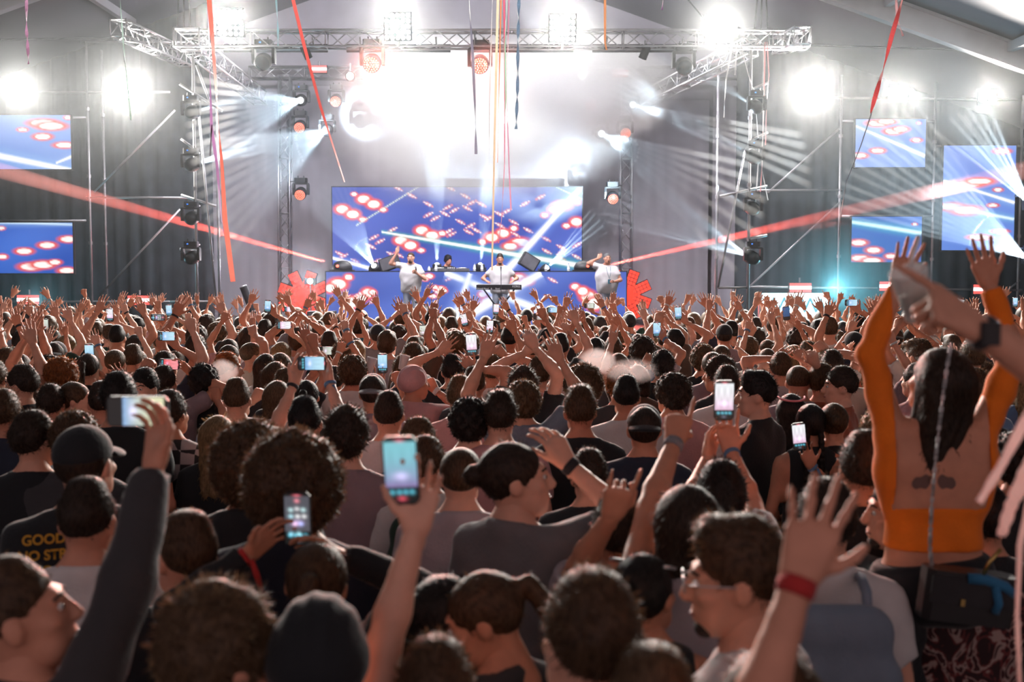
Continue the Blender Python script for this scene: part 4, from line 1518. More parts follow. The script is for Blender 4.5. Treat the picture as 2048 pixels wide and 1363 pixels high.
def hair_mesh(style, far=False):
    """far: no single strands"""
    h = .013 if far else .0100
    if (style, far) in HAIR:
        return HAIR[(style, far)]
    grow, na, ns, lift, nsp, slen = HAIRSPEC[style]
    R = random.Random(hash(style) % 1000 if False else sum(map(ord, style)))
    g = Grid((-.17, -.26, -.42), (.17, .17, .22), h)
    fn = (lambda x, y, z: na * vnoise(x, y, z, ns)) if na else None
    up = .012 if style in ('short', 'messy', 'quiff', 'fade') else 0
    snug = {'buzz': (.0035, .0045, .004, .006), 'bald': (.001, .001, .001, .004), 'fade': (.0015, .004, .018, .016), 'short': (.007, .009, .022, .014), 'quiff': (.006, .008, .024, .016)}.get(style)
    if snug:                              # close to the skull at the sides, so that it thins out into the skin
        gx, gy, gz, cz = snug
        g.ell((0, -.019, .030 + cz), (.077 + gx, .097 + gy, .090 + gz - cz), .01, fn=fn)
        g.ell((0, -.024, .030 + cz * .3), (.0765 + gx * .8, .0965 + gy * .8, .085), .012, fn=fn)
    else:
        g.ell((0, -.020, .032 + up * .6), (.077 + grow, .097 + grow, .090 + grow + up), .01, fn=fn)
    if style in ('short', 'quiff', 'fade'):
        for k in range(7):
            a = k * .9 + .3
            g.ell((.016 * math.cos(a), -.020 + .024 * math.sin(a), .116 + .005 * math.sin(k * 2.3)), (.030, .034, .018), .03)
    if style == 'quiff':
        g.cone((-.035, .045, .112), (.035, .045, .118), .034, .034, .03, fn=fn)
    if style == 'messy':
        for k in range(9):
            a = k * .7
            g.ell((.05 * math.cos(a), -.02 + .06 * math.sin(a), .105 + .015 * math.sin(k * 2.1)), (.028, .030, .022), .015)
    jag = lambda x, y, z: .006 * np.sin(x * 210 + 2 * np.sin(y * 130)) + .004 * np.sin(y * 170 + x * 60)
    cutf = lambda x, y, z: -(z - .58 * y + .012 - lift - .10 * np.clip(np.abs(x) - .062, 0, .1) - .9 * np.clip(y - .055, 0, .1) + jag(x, y, z))
    if style in ('cap', 'capback', 'beanie'):
        cutf = lambda x, y, z: -(z - .45 * y + .03 + jag(x, y, z))
    if style == 'afro':
        cutf = lambda x, y, z: -(z - .75 * y + .075 + 2 * jag(x, y, z))
    if style in ('curly', 'bob', 'messy'):
        cutf = lambda x, y, z: -(z - .80 * y + (.045 if style == 'messy' else .030) + (.05 if style == 'bob' else 0) + 2 * jag(x, y, z))
    g.clip(cutf, .010)
    # the face stays free
    if style in ('afro', 'curly', 'bob', 'long', 'messy', 'braids', 'ponytail', 'bun'):
        g.ell((0, .110, -.040), (.066, .075, .110), .012, 'cut')
    if style == 'long':
        st = lambda x, y, z: .004 * np.sin(x * 140 + 3 * np.sin(z * 20))
        for sx in (-1, 0, 1):
            g.cone((sx * .050, -.055, .03), (sx * .055, -.085, -.30), .052, .036, .03, fn=st)
            if sx:
                g.cone((sx * .062, -.01, .02), (sx * .078, -.01, -.20), .026, .020, .025, fn=st)
    if style == 'bob':
        for sx in (-1, 0, 1):
            g.cone((sx * .045, -.045, .02), (sx * .055, -.060, -.085), .050, .040, .03)
            if sx:
                g.cone((sx * .070, .0, .02), (sx * .074, .006, -.075), .022, .018, .02)
    if style == 'ponytail':
        pts = [(0, -.095, .055), (0, -.150, .050), (0, -.175, -.02), (0, -.165, -.13), (0, -.150, -.20)]
        rr = (.020, .026, .030, .024, .008)
        for i in range(4):
            g.cone(pts[i], pts[i + 1], rr[i], rr[i + 1], .012)
    if style == 'bun':
        g.ell((0, -.135, .035), (.036, .034, .036), .008, fn=lambda x, y, z: .003 * vnoise(x, y, z, 120))
    if style == 'braids':
        for sx in (-1, 1):
            for k in range(11):
                a, b = k / 11, (k + 1) / 11
                g.ell((sx * (.040 + .01 * a), -.095 - .02 * a, .02 - .40 * a), (.021, .020, .024), .006)
    v, f = g.mesh()
    m = Matrix.Identity(4)
    # fine strands over the surface give the soft lit fringe
    if nsp and len(v) and not far:
        rs = np.random.RandomState(3 + len(style))
        idx = rs.choice(len(f), nsp)
        q = v[f[idx]]
        c = q.mean(1) + (q[:, 0] - q[:, 2]) * rs.uniform(-.4, .4, (nsp, 1)) + (q[:, 1] - q[:, 3]) * rs.uniform(-.4, .4, (nsp, 1))
        n = np.cross(q[:, 2] - q[:, 0], q[:, 3] - q[:, 1])
        n /= np.linalg.norm(n, axis=1)[:, None] + 1e-9
        down = np.array((0, -.3, -1.0)) if style in ('long', 'bob', 'ponytail', 'bun', 'braids') else np.array((0, .30, -.35))
        flow = down - n * (n @ down)[:, None] + rs.normal(0, .35, (nsp, 3))
        flow /= np.linalg.norm(flow, axis=1)[:, None] + 1e-9
        out = {'afro': .75, 'curly': .65, 'messy': .5, 'buzz': .5, 'fade': .42, 'short': .42, 'quiff': .42}.get(style, .24)
        dr = flow * (1 - out) + n * out
        L = slen * rs.uniform(.5, 1.2, (nsp, 1))
        sd = np.cross(dr, n)
        sd /= np.linalg.norm(sd, axis=1)[:, None] + 1e-9
        w = .0016
        base = c - n * .003
        mid = base + dr * L * .6 + n * .0005
        tip = base + dr * L - n * L * .12
        sv = np.concatenate([base - sd * w, base + sd * w, mid + sd * w * .7, mid - sd * w * .7, tip - sd * w * .2, tip + sd * w * .2])
        k = np.arange(nsp)
        sf = np.concatenate([np.stack([k, k + nsp, k + 2 * nsp, k + 3 * nsp], 1), np.stack([k + 3 * nsp, k + 2 * nsp, k + 5 * nsp, k + 4 * nsp], 1)])
        v, f = join([(v, f), (sv, sf)])
    HAIR[(style, far)] = npmesh('hair', v, f, MATS['hair']) if len(v) else None
    return HAIR[(style, far)]


def cap_meshes():
    g = Grid((-.14, -.16, -.02), (.14, .24, .20), .008)
    g.ell((0, -.018, .040), (.088, .108, .096), .01)
    g.clip(lambda x, y, z: -(z - .034 - .10 * y), .006)
    v, f = g.mesh()
    crown = npmesh('cap', v, f, MATS['cloth_obj'])
    g = Grid((-.14, .02, -.02), (.14, .24, .10), .007)
    g.ell((0, .085, .042), (.080, .095, .016), .01)
    g.clip(lambda x, y, z: -(y - .055), .006)
    v, f = g.mesh()
    v[:, 2] -= 2.6 * v[:, 0] ** 2 + .12 * (v[:, 1] - .06)
    brim = npmesh('brim', v, f, MATS['cloth_obj'])
    g = Grid((-.14, -.17, -.07), (.14, .14, .21), .008)
    g.ell((0, -.018, .040), (.090, .110, .105), .01, fn=lambda x, y, z: .0025 * np.sin(x * 160))
    g.cone((-.02, -.03, .02), (.02, -.03, .02), .083, .083, .01, sy=1.2)
    g.clip(lambda x, y, z: -(z - .55 * y + .028), .008)
    v, f = g.mesh()
    beanie = npmesh('beanie', v, f, MATS['cloth_obj'])
    return crown, brim, beanie


mat('skin', objcol=True, rough=0.48, noise=0.10, nscale=14, spec=0.35)
mat('skin_smooth', objcol=True, rough=0.5, spec=0.3)
mat('cloth_obj', objcol=True, rough=0.85, sheen=0.25, noise=0.08, nscale=10, bump=0.25, bscale=90)
mat('denim', (0.035, 0.04, 0.06), 0.85, noise=0.3, nscale=14)
mat('eye_white', (0.75, 0.72, 0.70), 0.3)
mat('eye_dark', (0.02, 0.012, 0.01), 0.2)
mat('lip', (0.36, 0.12, 0.10), 0.45)
mat('beard', (0.03, 0.02, 0.015), 0.8, noise=0.3, nscale=60)


def hair_material():
    m = bpy.data.materials.new('hair')
    m.use_nodes = True
    nt = m.node_tree
    b = nt.nodes['Principled BSDF']
    oi = nt.nodes.new('ShaderNodeObjectInfo')
    tc = nt.nodes.new('ShaderNodeTexCoord')
    mp = nt.nodes.new('ShaderNodeMapping')
    mp.inputs['Scale'].default_value = (1, .35, .25)
    n = nt.nodes.new('ShaderNodeTexNoise')
    n.inputs['Scale'].default_value = 170
    n.inputs['Detail'].default_value = 2
    nt.links.new(tc.outputs['Object'], mp.inputs[0])
    nt.links.new(mp.outputs[0], n.inputs['Vector'])
    r = nt.nodes.new('ShaderNodeMapRange')
    r.inputs['From Min'].default_value = .3
    r.inputs['From Max'].default_value = .7
    r.inputs['To Min'].default_value = .55
    r.inputs['To Max'].default_value = 1.5
    nt.links.new(n.outputs['Fac'], r.inputs['Value'])
    mx = nt.nodes.new('ShaderNodeVectorMath')
    mx.operation = 'SCALE'
    nt.links.new(oi.outputs['Color'], mx.inputs[0])
    nt.links.new(r.outputs[0], mx.inputs['Scale'])
    nt.links.new(mx.outputs[0], b.inputs['Base Color'])
    b.inputs['Roughness'].default_value = .5
    b.inputs['Specular IOR Level'].default_value = .45
    bp = nt.nodes.new('ShaderNodeBump')
    bp.inputs['Strength'].default_value = .7
    bp.inputs['Distance'].default_value = .006
    nt.links.new(n.outputs['Fac'], bp.inputs['Height'])
    nt.links.new(bp.outputs[0], b.inputs['Normal'])
    tr = nt.nodes.new('ShaderNodeBsdfTranslucent')
    nt.links.new(mx.outputs[0], tr.inputs[0])
    ms = nt.nodes.new('ShaderNodeMixShader')
    ms.inputs[0].default_value = .40
    nt.links.new(b.outputs[0], ms.inputs[1])
    nt.links.new(tr.outputs[0], ms.inputs[2])
    nt.links.new(ms.outputs[0], nt.nodes['Material Output'].inputs['Surface'])
    MATS['hair'] = m


hair_material()
CROWN, BRIM, BEANIE = cap_meshes()


# ------------------------------------------------------------------ bodies
def legs_mesh():
    g = Grid((-.26, -.20, -.01), (.26, .28, 1.04), .024)
    for s_ in (-1, 1):
        g.cone((s_ * .085, 0, .92), (s_ * .105, .01, .50), .098, .070, .04)
        g.cone((s_ * .105, .01, .50), (s_ * .115, -.015, .09), .070, .056, .03)
        g.cone((s_ * .115, -.03, .05), (s_ * .125, .12, .035), .048, .040, .02)
    g.cone((-.07, 0, .95), (.07, 0, .95), .125, .125, .05, sy=.85)
    g.clip(lambda x, y, z: z - 1.0)
    v, f = g.mesh()
    return npmesh('trousers', v, f, MATS['denim'])


LEGS = legs_mesh()
UP = Vector((0, 0, 1))
LU, LF = .300, .265                                # upper arm, forearm (height 1.75)


def solve_arm(S, Wt, side, hint=None, stretch=1.06):
    """two-bone reach: returns elbow, wrist"""
    d = Wt - S
    L = d.length
    mx = (LU + LF) * stretch
    k = max(1.0, min(L, mx) / (LU + LF) * 1.002)
    lu, lf = LU * k, LF * k
    if L > mx:
        d = d * (mx / L)
        L = mx
    L = max(L, .12)
    dn = d.normalized()
    a = max(-1, min(1, (lu * lu + L * L - lf * lf) / (2 * lu * L)))
    h = lu * math.sqrt(max(0, 1 - a * a))
    hv = Vector(hint) if hint is not None else Vector((side * .8, -.25, -.35))
    hv = hv - dn * hv.dot(dn)
    if hv.length < 1e-4:
        hv = Vector((side, 0, 0))
    E = S + dn * (lu * a) + hv.normalized() * h
    return E, S + d


def hand_matrix(E, Wr, palm, roll=0.0, straight=.65):
    fz = (Wr - E).normalized()
    z = (fz * straight + UP * (1 - straight)).normalized() if straight < 1 else fz
    y = Vector(palm)
    y = (y - z * y.dot(z))
    if y.length < 1e-3:
        y = z.orthogonal()
    y.normalize()
    x = y.cross(z)
    M = Matrix((x, y, z)).transposed()
    return M @ Matrix.Rotation(roll, 3, 'Z')


def make_body(arms, shirt, h, hh, hd, lean=0.0, bare=False, female=False, headM=None, noshirtbody=False, waist=.86, sit=False, build=1.0, crop=None):
    """arms: {+1/-1: dict(E, W, S, pose, palm, straight)} in local metres; returns body arrays, shirt arrays"""
    xs, ys, zs = [-.30, .30], [-.20, .22], [.80, 1.64]
    for a in arms.values():
        for p in (a['E'], a['W']):
            xs += [p.x - .08, p.x + .08]
            ys += [p.y - .08, p.y + .08]
            zs += [p.z - .08, p.z + .08]
    lo, hi = (min(xs), min(ys), min(zs)), (max(xs), max(ys), max(zs))
    fb = .92 if female else 1.0
    B = fb * build
    tors = [((-.115, 0, 1.36), (.115, 0, 1.36), .098, .098), ((-.09 * fb, .01, 1.25), (.09 * fb, .01, 1.25), .118 * B, .118 * B),
            ((-.055, .008, 1.08), (.055, .008, 1.08), .118 * B, .118 * B), ((-.085, 0, .93), (.085, 0, .93), .120, .120)]
    g = Grid(lo, hi, h)
    for a, b, ra, rb in (tors[:2] if shirt and not crop else tors):          # what the shirt hides stays short
        g.cone(a, b, ra, rb, .06, sy=.80)
    g.cone((0, -.012, 1.42), (0, .0, 1.62), .060 * fb, .052 * fb, .03)
    tr = []
    for s_, a in arms.items():
        S = a['S']
        sh = (S.x * .96, S.y - .008, S.z + .004)
        tr.append(((s_ * .035, -.018, 1.495), sh, .048, .046))
        g.cone((s_ * .035, -.018, 1.495), sh, .046, .044, .05)
        E, Wr = a['E'], a['W']
        g.cone(S, E, .056 * fb, .041 * fb, .035)
        m = E.lerp(Wr, .28)
        g.cone(E, m, .040 * fb, .0415 * fb, .015)
        g.cone(m, Wr, .0415 * fb, .0265, .02)
    g.clip(lambda x, y, z: .80 - z)
    body = [g.mesh()]
    if headM is not None:
        v, f = head_verts(hd)
        M = np.array(headM)
        body.append((v @ M[:3, :3].T + M[:3, 3], f))
    for s_, a in arms.items():
        v, f = hand_verts(a['pose'], hh)
        v = v.copy()
        if s_ < 0:
            v[:, 0] *= -1
            f = f[:, ::-1]
        M = np.array(a['M'])
        sc = .92 if female else 1.0
        body.append(((v * sc) @ M.T + np.array(a['W']), f))
    body = join(body)
    cloth = None
    if shirt:
        off = .013 if shirt != 'tight' else .006
        fold = lambda x, y, z: -.0035 * np.sin(38 * z + 9 * x + 2.5 * np.sin(14 * x + 6 * z)) - .003 * np.sin(22 * x + 17 * z)
        g = Grid(lo, hi, h * (1.15 if not crop else 1))
        for i, (a, b, ra, rb) in enumerate(tors):
            g.cone(a, b, ra, rb, .06, sy=.84, off=off + (.012 if i >= 2 and shirt != 'tight' else 0), fn=fold)
        for (a, b, ra, rb) in tr:
            if shirt == 'tank':
                b = tuple(np.array(a) * .45 + np.array(b) * .55)
            g.cone(a, b, ra, rb, .05, off=off * .55)
        if shirt == 'tank':
            g.clip(lambda x, y, z: np.abs(x) - .150 + 0 * z, .012)
        g.clip(lambda x, y, z: waist - z)
        g.cone((0, -.012, 1.40), (0, -.004, 1.58), .066 * fb, .056 * fb, .04, off=off * .5)
        g.clip(lambda x, y, z: z - 1.508 + .36 * y, .006)
        frac = {'tee': .62, 'long': 2.0, 'tank': 0, 'tight': 2.0, 'short': .42, 'roll': 1.35}.get(shirt, .62)
        for s_, a in arms.items():
            if frac <= 0:
                continue
            S, E, Wr = a['S'], a['E'], a['W']
            so = .020 if shirt not in ('tight',) else .006
            if frac <= 1:
                C = S.lerp(E, frac)
                dn = (E - S).normalized()
                g.cone(S, S.lerp(E, min(1.0, frac + .2)), .060 * fb, .052 * fb, .035, off=so * .75, fn=fold, cut=[(C, dn)])
            else:
                g.cone(S, E, .058 * fb, .045 * fb, .035, off=so * .8, fn=fold)
                t = min(.94, frac - 1)
                C = E.lerp(Wr, t)
                dn = (Wr - E).normalized()
                g.cone(E, Wr, .046 * fb, .030, .02, off=so * .7, fn=fold, cut=[(C, dn)])
        if crop:
            g.clip(crop)
        cloth = g.mesh()
    return body, cloth


def arm_rest(side, fold=0.0, female=False):
    S = Vector((side * (.165 if female else .180), 0, 1.400))
    E = Vector((side * .235, -.03 + .03 * fold, 1.12))
    Wr = Vector((side * (.20 - .10 * fold), .10 + .12 * fold, .90 + .22 * fold))
    a = dict(S=S, E=E, W=Wr, pose='claw')
    a['M'] = hand_matrix(E, Wr, (-side, .2, 0), straight=1.0)
    return a


def arm_to(side, W, pose, palm=(0, 1, 0), hint=None, straight=.65, roll=0.0, female=False):
    """arm reaching for a wrist point in local metres; the shoulder lifts with it"""
    lift = max(0.0, min(1.0, (W.z - 1.25) / .5))
    S = Vector((side * ((.165 if female else .180) - .018 * lift), .004, 1.400 + .055 * lift))
    E, Wr = solve_arm(S, W, side, hint)
    a = dict(S=S, E=E, W=Wr, pose=pose)
    a['M'] = hand_matrix(E, Wr, palm, roll, straight)
    return a


SKIN = [lin(226, 168, 142), lin(218, 156, 130), lin(232, 178, 154), lin(210, 148, 120), lin(202, 140, 114)]
HAIRCOL = {'black': (.018, .014, .013), 'dark': (.045, .028, .019), 'brown': (.105, .060, .032), 'light': (.14, .085, .045), 'blond': (.30, .20, .10), 'ginger': (.30, .10, .025), 'grey': (.2, .2, .2)}
CLOTH = {'black': (.010, .013, .017), 'navy': (.018, .026, .05), 'charcoal': (.045, .045, .05), 'grey': (.19, .18, .19), 'lavender': (.42, .38, .42), 'white': (.72, .70, .70), 'pink': (.62, .33, .33),
         'blue': (.10, .17, .30), 'steel': (.20, .26, .34), 'rust': (.38, .10, .05), 'teal': (.03, .13, .16), 'green': (.015, .05, .035), 'cream': (.55, .48, .40), 'red': (.45, .04, .04), 'orange': (.95, .21, .008),
         'brown': (.10, .06, .04), 'mauve': (.30, .22, .25)}
NPEOPLE = 0


def ring_band(name, parent, c, axis, r, w, col, mname='cloth_obj', tail=0.0):
    axis = Vector(axis).normalized()
    b = MB()
    a = axis.orthogonal().normalized()
    q = axis.cross(a)
    M = Matrix((a, q, axis)).transposed().to_4x4()
    M.translation = Vector(c)
    b.lathe([(r * .9, -w / 2), (r + .002, -w / 2), (r + .004, 0), (r + .002, w / 2), (r * .9, w / 2)], 14, M)
    if tail:
        p = Vector(c) + Vector((0.02, -r, 0))
        b.ribbon([p, p + Vector((.015, -.01, -.4 * tail)), p + Vector((.03, 0, -tail))], [w * .9, w * 1.1, w * .8], None, .001)
    o = b.build(name, MATS[mname], parent, True)
    o.color = (*col, 1)
    return o


def add_face(parent, hm, beard=False, mouth=False, brow=(.03, .02, .015)):
    """eyes, brows (and beard) for faces turned to the camera"""
    for s_ in (-1, 1):
        e = MB()
        e.lathe([(.001, -.010), (.0070, -.005), (.0092, 0), (.0070, .005), (.001, .010)], 8, hm @ Matrix.Translation((s_ * .031, .0835, .012)))
        e = e.build('eye', MATS['eye_white'], parent, True)
        i = MB()
        i.lathe([(.001, -.003), (.005, -.001), (.005, .001), (.001, .002)], 8, hm @ Matrix.Translation((s_ * .030, .0922, .011)) @ Matrix.Rotation(-math.pi / 2, 4, 'X'))
        i.build('iris', MATS['eye_dark'], e, True)
        b = MB()
        b.path([hm @ Vector((s_ * .014, .094, .033)), hm @ Vector((s_ * .032, .093, .040)), hm @ Vector((s_ * .050, .080, .034))], .0035, 6)
        b.build('eyebrow', MATS['beard'], parent, True)
    m = MB().path([hm @ Vector((-.022, .094, -.059)), hm @ Vector((0, .1005, -.061)), hm @ Vector((.022, .094, -.059))], .0045, 6)
    m.build('lips', MATS['lip'], parent, True)
    if mouth:
        MB().lathe([(.001, -.004), (.015, -.002), (.015, .002), (.001, .004)], 12, hm @ Matrix.Translation((0, .0975, -.064)) @ Matrix.Rotation(-math.pi / 2, 4, 'X')).build('open_mouth', MATS['eye_dark'], parent, True)
    if beard:
        g = Grid((-.09, .0, -.14), (.09, .14, .0), .006)
        g.cone((0, .0725, -.093), (0, .0685, -.095), .0235, .0225, .01)
        for s_ in (-1, 1):
            g.cone((s_ * .014, .074, -.092), (s_ * .046, .040, -.070), .0200, .0180, .012)
            g.cone((s_ * .004, .098, -.0475), (s_ * .024, .088, -.056), .0045, .0035, .006)
        g.ell((0, .105, -.061), (.024, .03, .010), .004, 'cut')
        v, f = g.mesh()
        M = np.array(hm)
        link('beard', npmesh('beard', v @ M[:3, :3].T + M[:3, 3], f, MATS['beard']), parent)


BODY_CACHE = {}


def put_hair(root, style, hc, hm, capcol=None, far=False):
    me = hair_mesh(style, far)
    if me is not None:
        o = link('hair', me, root)
        o.matrix_local = hm
        o.color = (*hc, 1)
    if style in ('cap', 'capback'):
        M = hm @ Matrix.Rotation(math.pi, 4, 'Z') if style == 'capback' else hm
        o = link('cap', CROWN, root)
        o.matrix_local = M
        o.color = (*capcol, 1)
        b = link('brim', BRIM, o)
        b.color = (*capcol, 1)
    if style == 'beanie':
        o = link('beanie', BEANIE, root)
        o.matrix_local = hm
        o.color = (*capcol, 1)


def head_matrix(yaw, pitch, tilt=0.0):
    return Matrix.Translation((0, .004, 1.555)) @ Matrix.Rotation(yaw, 4, 'Z') @ Matrix.Rotation(pitch, 4, 'X') @ Matrix.Rotation(tilt, 4, 'Y') @ Matrix.Translation((0, .012, .080))


HZ = 1.635                                      # height of the head centre for a body of 1.75


def spawn(root, body, cloth, skin, shirtcol, shirtmat='cloth_obj'):
    """dress a body: root is the body mesh, clothes are its parts"""
    root.color = (*skin, 1)
    if cloth is not None:
        o = link('shirt', cloth if not isinstance(cloth, tuple) else npmesh('shirt', cloth[0], cloth[1], MATS[shirtmat]), root)
        o.color = (*shirtcol, 1)
        return o


def person(px, py, H, label, hair='short', hc='dark', shirt='tee', sc='black', rot=0.0, hyaw=0.0, hpitch=0.0, R=None, L=None, skin=None, cap=None, female=False,
           group=None, lod=None, face=False, beard=False, mouth=False, bands=(), d=None, shirtmat='cloth_obj', build=1.0, waist=.86, z0=0.0, legs=True, tilt=0.0):
    """a person whose head centre is seen at (px, py); R / L: (x, y, pose[, options]) of a raised hand"""
    s = H / 1.75
    zc = z0 + HZ * s
    P = at_z(px, py, zc) if d is None else at(px, py, d)
    if d is not None:
        P.z = zc
    root_loc = Vector((P.x, P.y - .016 * s, z0))
    M = Matrix.Translation(root_loc) @ Matrix.Rotation(rot, 4, 'Z') @ Matrix.Scale(s, 4)
    Mi = M.inverted()
    dist = P.y
    if lod is None:
        lod = 0 if dist < 4.6 else 1 if dist < 9 else 2
    h, hh, hd = ((.0170, .0074, .0088), (.028, .0108, .0138), (.036, .0125, .0175))[lod]
    arms = {}
    err = 0
    for side, a in ((1, R), (-1, L)):
        if a is None:
            arms[side] = arm_rest(side, rnd.uniform(.2, .9), female)
            continue
        if a == 'fold':
            arms[side] = arm_rest(side, 1.2, female)
            continue
        hx, hy, pose = a[:3]
        o = a[3] if len(a) > 3 else {}
        dep = dist + o.get('dd', .10)
        hp = at(hx, hy, dep)                       # the middle of the hand
        wl = Mi @ hp
        palm = o.get('palm', (0, 1, 0))
        pl = (Matrix.Rotation(-rot, 3, 'Z') @ Vector(palm))
        hint = o.get('hint')
        W0 = wl - Vector((0, 0, .085))
        for _ in range(2):
            t = arm_to(side, W0, pose, pl, hint, o.get('straight', .65), o.get('roll', 0), female)
            z = t['M'] @ Vector((0, 0, .085))
            W0 = wl - z
        err = max(err, (t['W'] - W0).length)
        arms[side] = t
        a_w = M @ t['W']
    if err > .05:
        print('REACH %.2f' % err, label)
    hm = head_matrix(hyaw - 0.0, hpitch, tilt)
    body, cloth = make_body(arms, shirt, h, hh, hd, female=female, headM=hm, build=build, waist=waist)
    root = link('person', npmesh('person', body[0], body[1], MATS['skin']))
    root.matrix_world = M
    root.color = (*(skin or rnd.choice(SKIN)), 1)
    tag(root, label, 'person', group or 'people in the crowd')
    sh = None
    if cloth is not None:
        sh = link('shirt', npmesh('shirt', cloth[0], cloth[1], MATS[shirtmat]), root)
        sh.color = (*CLOTH.get(sc, sc if isinstance(sc, tuple) else (.1, .1, .1)), 1)
    if legs:
        link('trousers', LEGS, root)
    put_hair(root, hair, HAIRCOL[hc], hm, CLOTH.get(cap or 'black'), dist > 10)
    if face:
        add_face(root, hm, beard, mouth)
    for side, colr, kind in bands:
        a = arms[side]
        dn = (a['W'] - a['E']).normalized()
        if kind == 'watch':
            ring_band('watch_strap', root, a['W'] - dn * .02, dn, .030, .022, colr)
            wv = Matrix((dn.orthogonal(), dn.cross(dn.orthogonal()), dn)).transposed()
            MB().bevbox(a['W'] - dn * .02 + Vector((0, -.034, 0)), (.036, .012, .042), .006).build('watch_case', MATS['black'], root)
        else:
            ring_band('wristband', root, a['W'] - dn * .012, dn, .0295, .016 if kind != 'wide' else .03, colr, tail=.10 if kind == 'tail' else 0)
    PEOPLE.append((P.x, P.y))
    root['_d'] = dist
    del root['_d']
    global LAST
    LAST = (root, arms, M, sh)
    return LAST


PEOPLE = []


# ------------------------------------------------------------------ phones
def phone_meshes():
    out = {}
    st = {'white': ((.95, .97, 1.0), (.85, .55, .75)), 'blue': ((.55, .85, 1.0), (.2, .45, .8)), 'teal': ((.25, .62, .70), (.30, .20, .45)), 'red': ((1.0, .35, .38), (.9, .1, .12)),
          'pale': ((.72, .80, .72), (.35, .30, .28)), 'dark': ((.10, .10, .12), (.10, .10, .12)), 'navy': ((.04, .12, .28), (.03, .08, .2)), 'yellow': ((.85, .85, .55), (.25, .45, .8))}
    for k, (c0, c1) in st.items():
        nx, ny = 16, 30
        ux, uy = np.meshgrid(np.linspace(0, 1, nx + 1), np.linspace(0, 1, ny + 1))
        c = np.zeros((ny + 1, nx + 1, 3)) + .012
        pic = (uy > .06) & (uy < .76)
        t = np.clip((uy - .06) / .70, 0, 1)[..., None] ** 2
        col = np.array(c0) * (1 - t) + np.array(c1) * t
        col = col * (.9 + .14 * vnoise(ux * 1.7, uy * .8, ux * 0 + 1, 6.0 + len(k))[..., None])
        c = np.where(pic[..., None], np.clip(col, 0, 1.2), c)
        glow = np.exp(-(((ux - .5) / .22) ** 2 + ((uy - .58) / .06) ** 2))[..., None]
        if k not in ('navy',):
            c = c + pic[..., None] * glow * np.array((.5, .35, .6))
        if k in ('white', 'blue', 'teal', 'dark', 'red'):
            for bx in (.2, .42, .62, .82):
                b = np.exp(-(((ux - bx) / .07) ** 2 + ((uy - .83) / .03) ** 2))[..., None]
                c = c + b * np.array((.15, .7, .9))
            b = np.exp(-(((ux - .5) / .12) ** 2 + ((uy - .93) / .03) ** 2))[..., None]
            c = c + b * (np.array((.9, .1, .15)) if k == 'teal' else np.array((.12, .14, .2)))
            b = np.exp(-(((ux - .5) / .14) ** 2 + ((uy - .035) / .02) ** 2))[..., None]
            c = c + b * np.array((.8, .15, .2))
        if k == 'dark':
            for (bx, by, cc) in ((.25, .32, (.6, .9, .9)), (.5, .30, (.8, .8, .8)), (.75, .32, (.6, .9, .9)), (.25, .45, (.5, .9, 1)), (.52, .45, (1, 1, 1)), (.78, .45, (.9, .9, .9)),
                                 (.4, .60, (.9, .5, .7)), (.65, .60, (.3, .45, 1)), (.25, .80, (.4, .8, 1)), (.55, .80, (.5, .9, 1)), (.55, .92, (.3, .7, .9)), (.5, .14, (1, .25, .3))):
                b = np.exp(-(((ux - bx) / .09) ** 2 + ((uy - by) / .035) ** 2))[..., None]
                c = c + b * np.array(cc)
        w, hgt = .068, .142
        v = np.stack([(ux - .5) * w, np.full_like(ux, -.0047), (.5 - uy) * hgt], -1).reshape(-1, 3)
        idx = np.arange((nx + 1) * (ny + 1)).reshape(ny + 1, nx + 1)
        f = np.stack([idx[:-1, :-1], idx[1:, :-1], idx[1:, 1:], idx[:-1, 1:]], -1).reshape(-1, 4)
        me = npmesh('screen', v, f, MATS['phone_screen'], False)
        at_ = me.color_attributes.new('Col', 'FLOAT_COLOR', 'POINT')
        at_.data.foreach_set('color', np.concatenate([np.clip(c, 0, 1.3).reshape(-1, 3), np.ones((c.size // 3, 1))], 1).astype(np.float32).ravel())
        out[k] = me
    R3 = Matrix.Rotation(math.pi / 2, 3, 'X')
    out['case'] = MB().bevbox((0, 0, 0), (.074, .150, .0085), .011, R3).mesh('case', MATS['black'])
    out['back'] = MB().bevbox((-.018, .0055, .045), (.034, .038, .003), .006, R3).mesh('camera_bump', MATS['blackmatt'])
    return out


mat('phone_screen', attr='Col', strength=1.05, rough=0.2, sample='NONE')
PH = phone_meshes()


def phone(px, py, d, style, label, roll=0.0, tilt=0.0, yaw=0.0, scale=1.0, casecol=None):
    if isinstance(d, str):                      # in the hand of the person built last
        _, arms, M, _ = LAST
        a = arms[1 if d[0] == 'R' else -1]
        d = (M @ (a['W'] + a['M'] @ Vector((0, .024, .085)))).y - .004 + float(d[1:] or 0)
    P = at(px, py, d)
    t = thing('smartphone', label, 'phone', P, (0, 0, 0), 'phones held up in the crowd')
    t.rotation_euler = (Matrix.Rotation(yaw, 3, 'Z') @ Matrix.Rotation(tilt, 3, 'X') @ Matrix.Rotation(roll, 3, 'Y')).to_euler()
    t.scale = (scale,) * 3
    link('case', PH['case'], t)
    link('screen', PH[style], t)
    link('camera_bump', PH['back'], t)
    return t

# ------------------------------------------------------------------ the crowd, nearest rows first
BLUE, REDB, BLK, WHT = (.10, .22, .40), (.5, .03, .03), (.02, .02, .025), (.7, .7, .7)
BACK = (0, -1, 0)
H_ = dict(palm=BACK)


def phold(x, y, dd=.10, **k):
    """a hand holding a phone: palm towards its owner"""
    return (x, y, 'hold', dict(palm=BACK, dd=dd, straight=.5, **k))


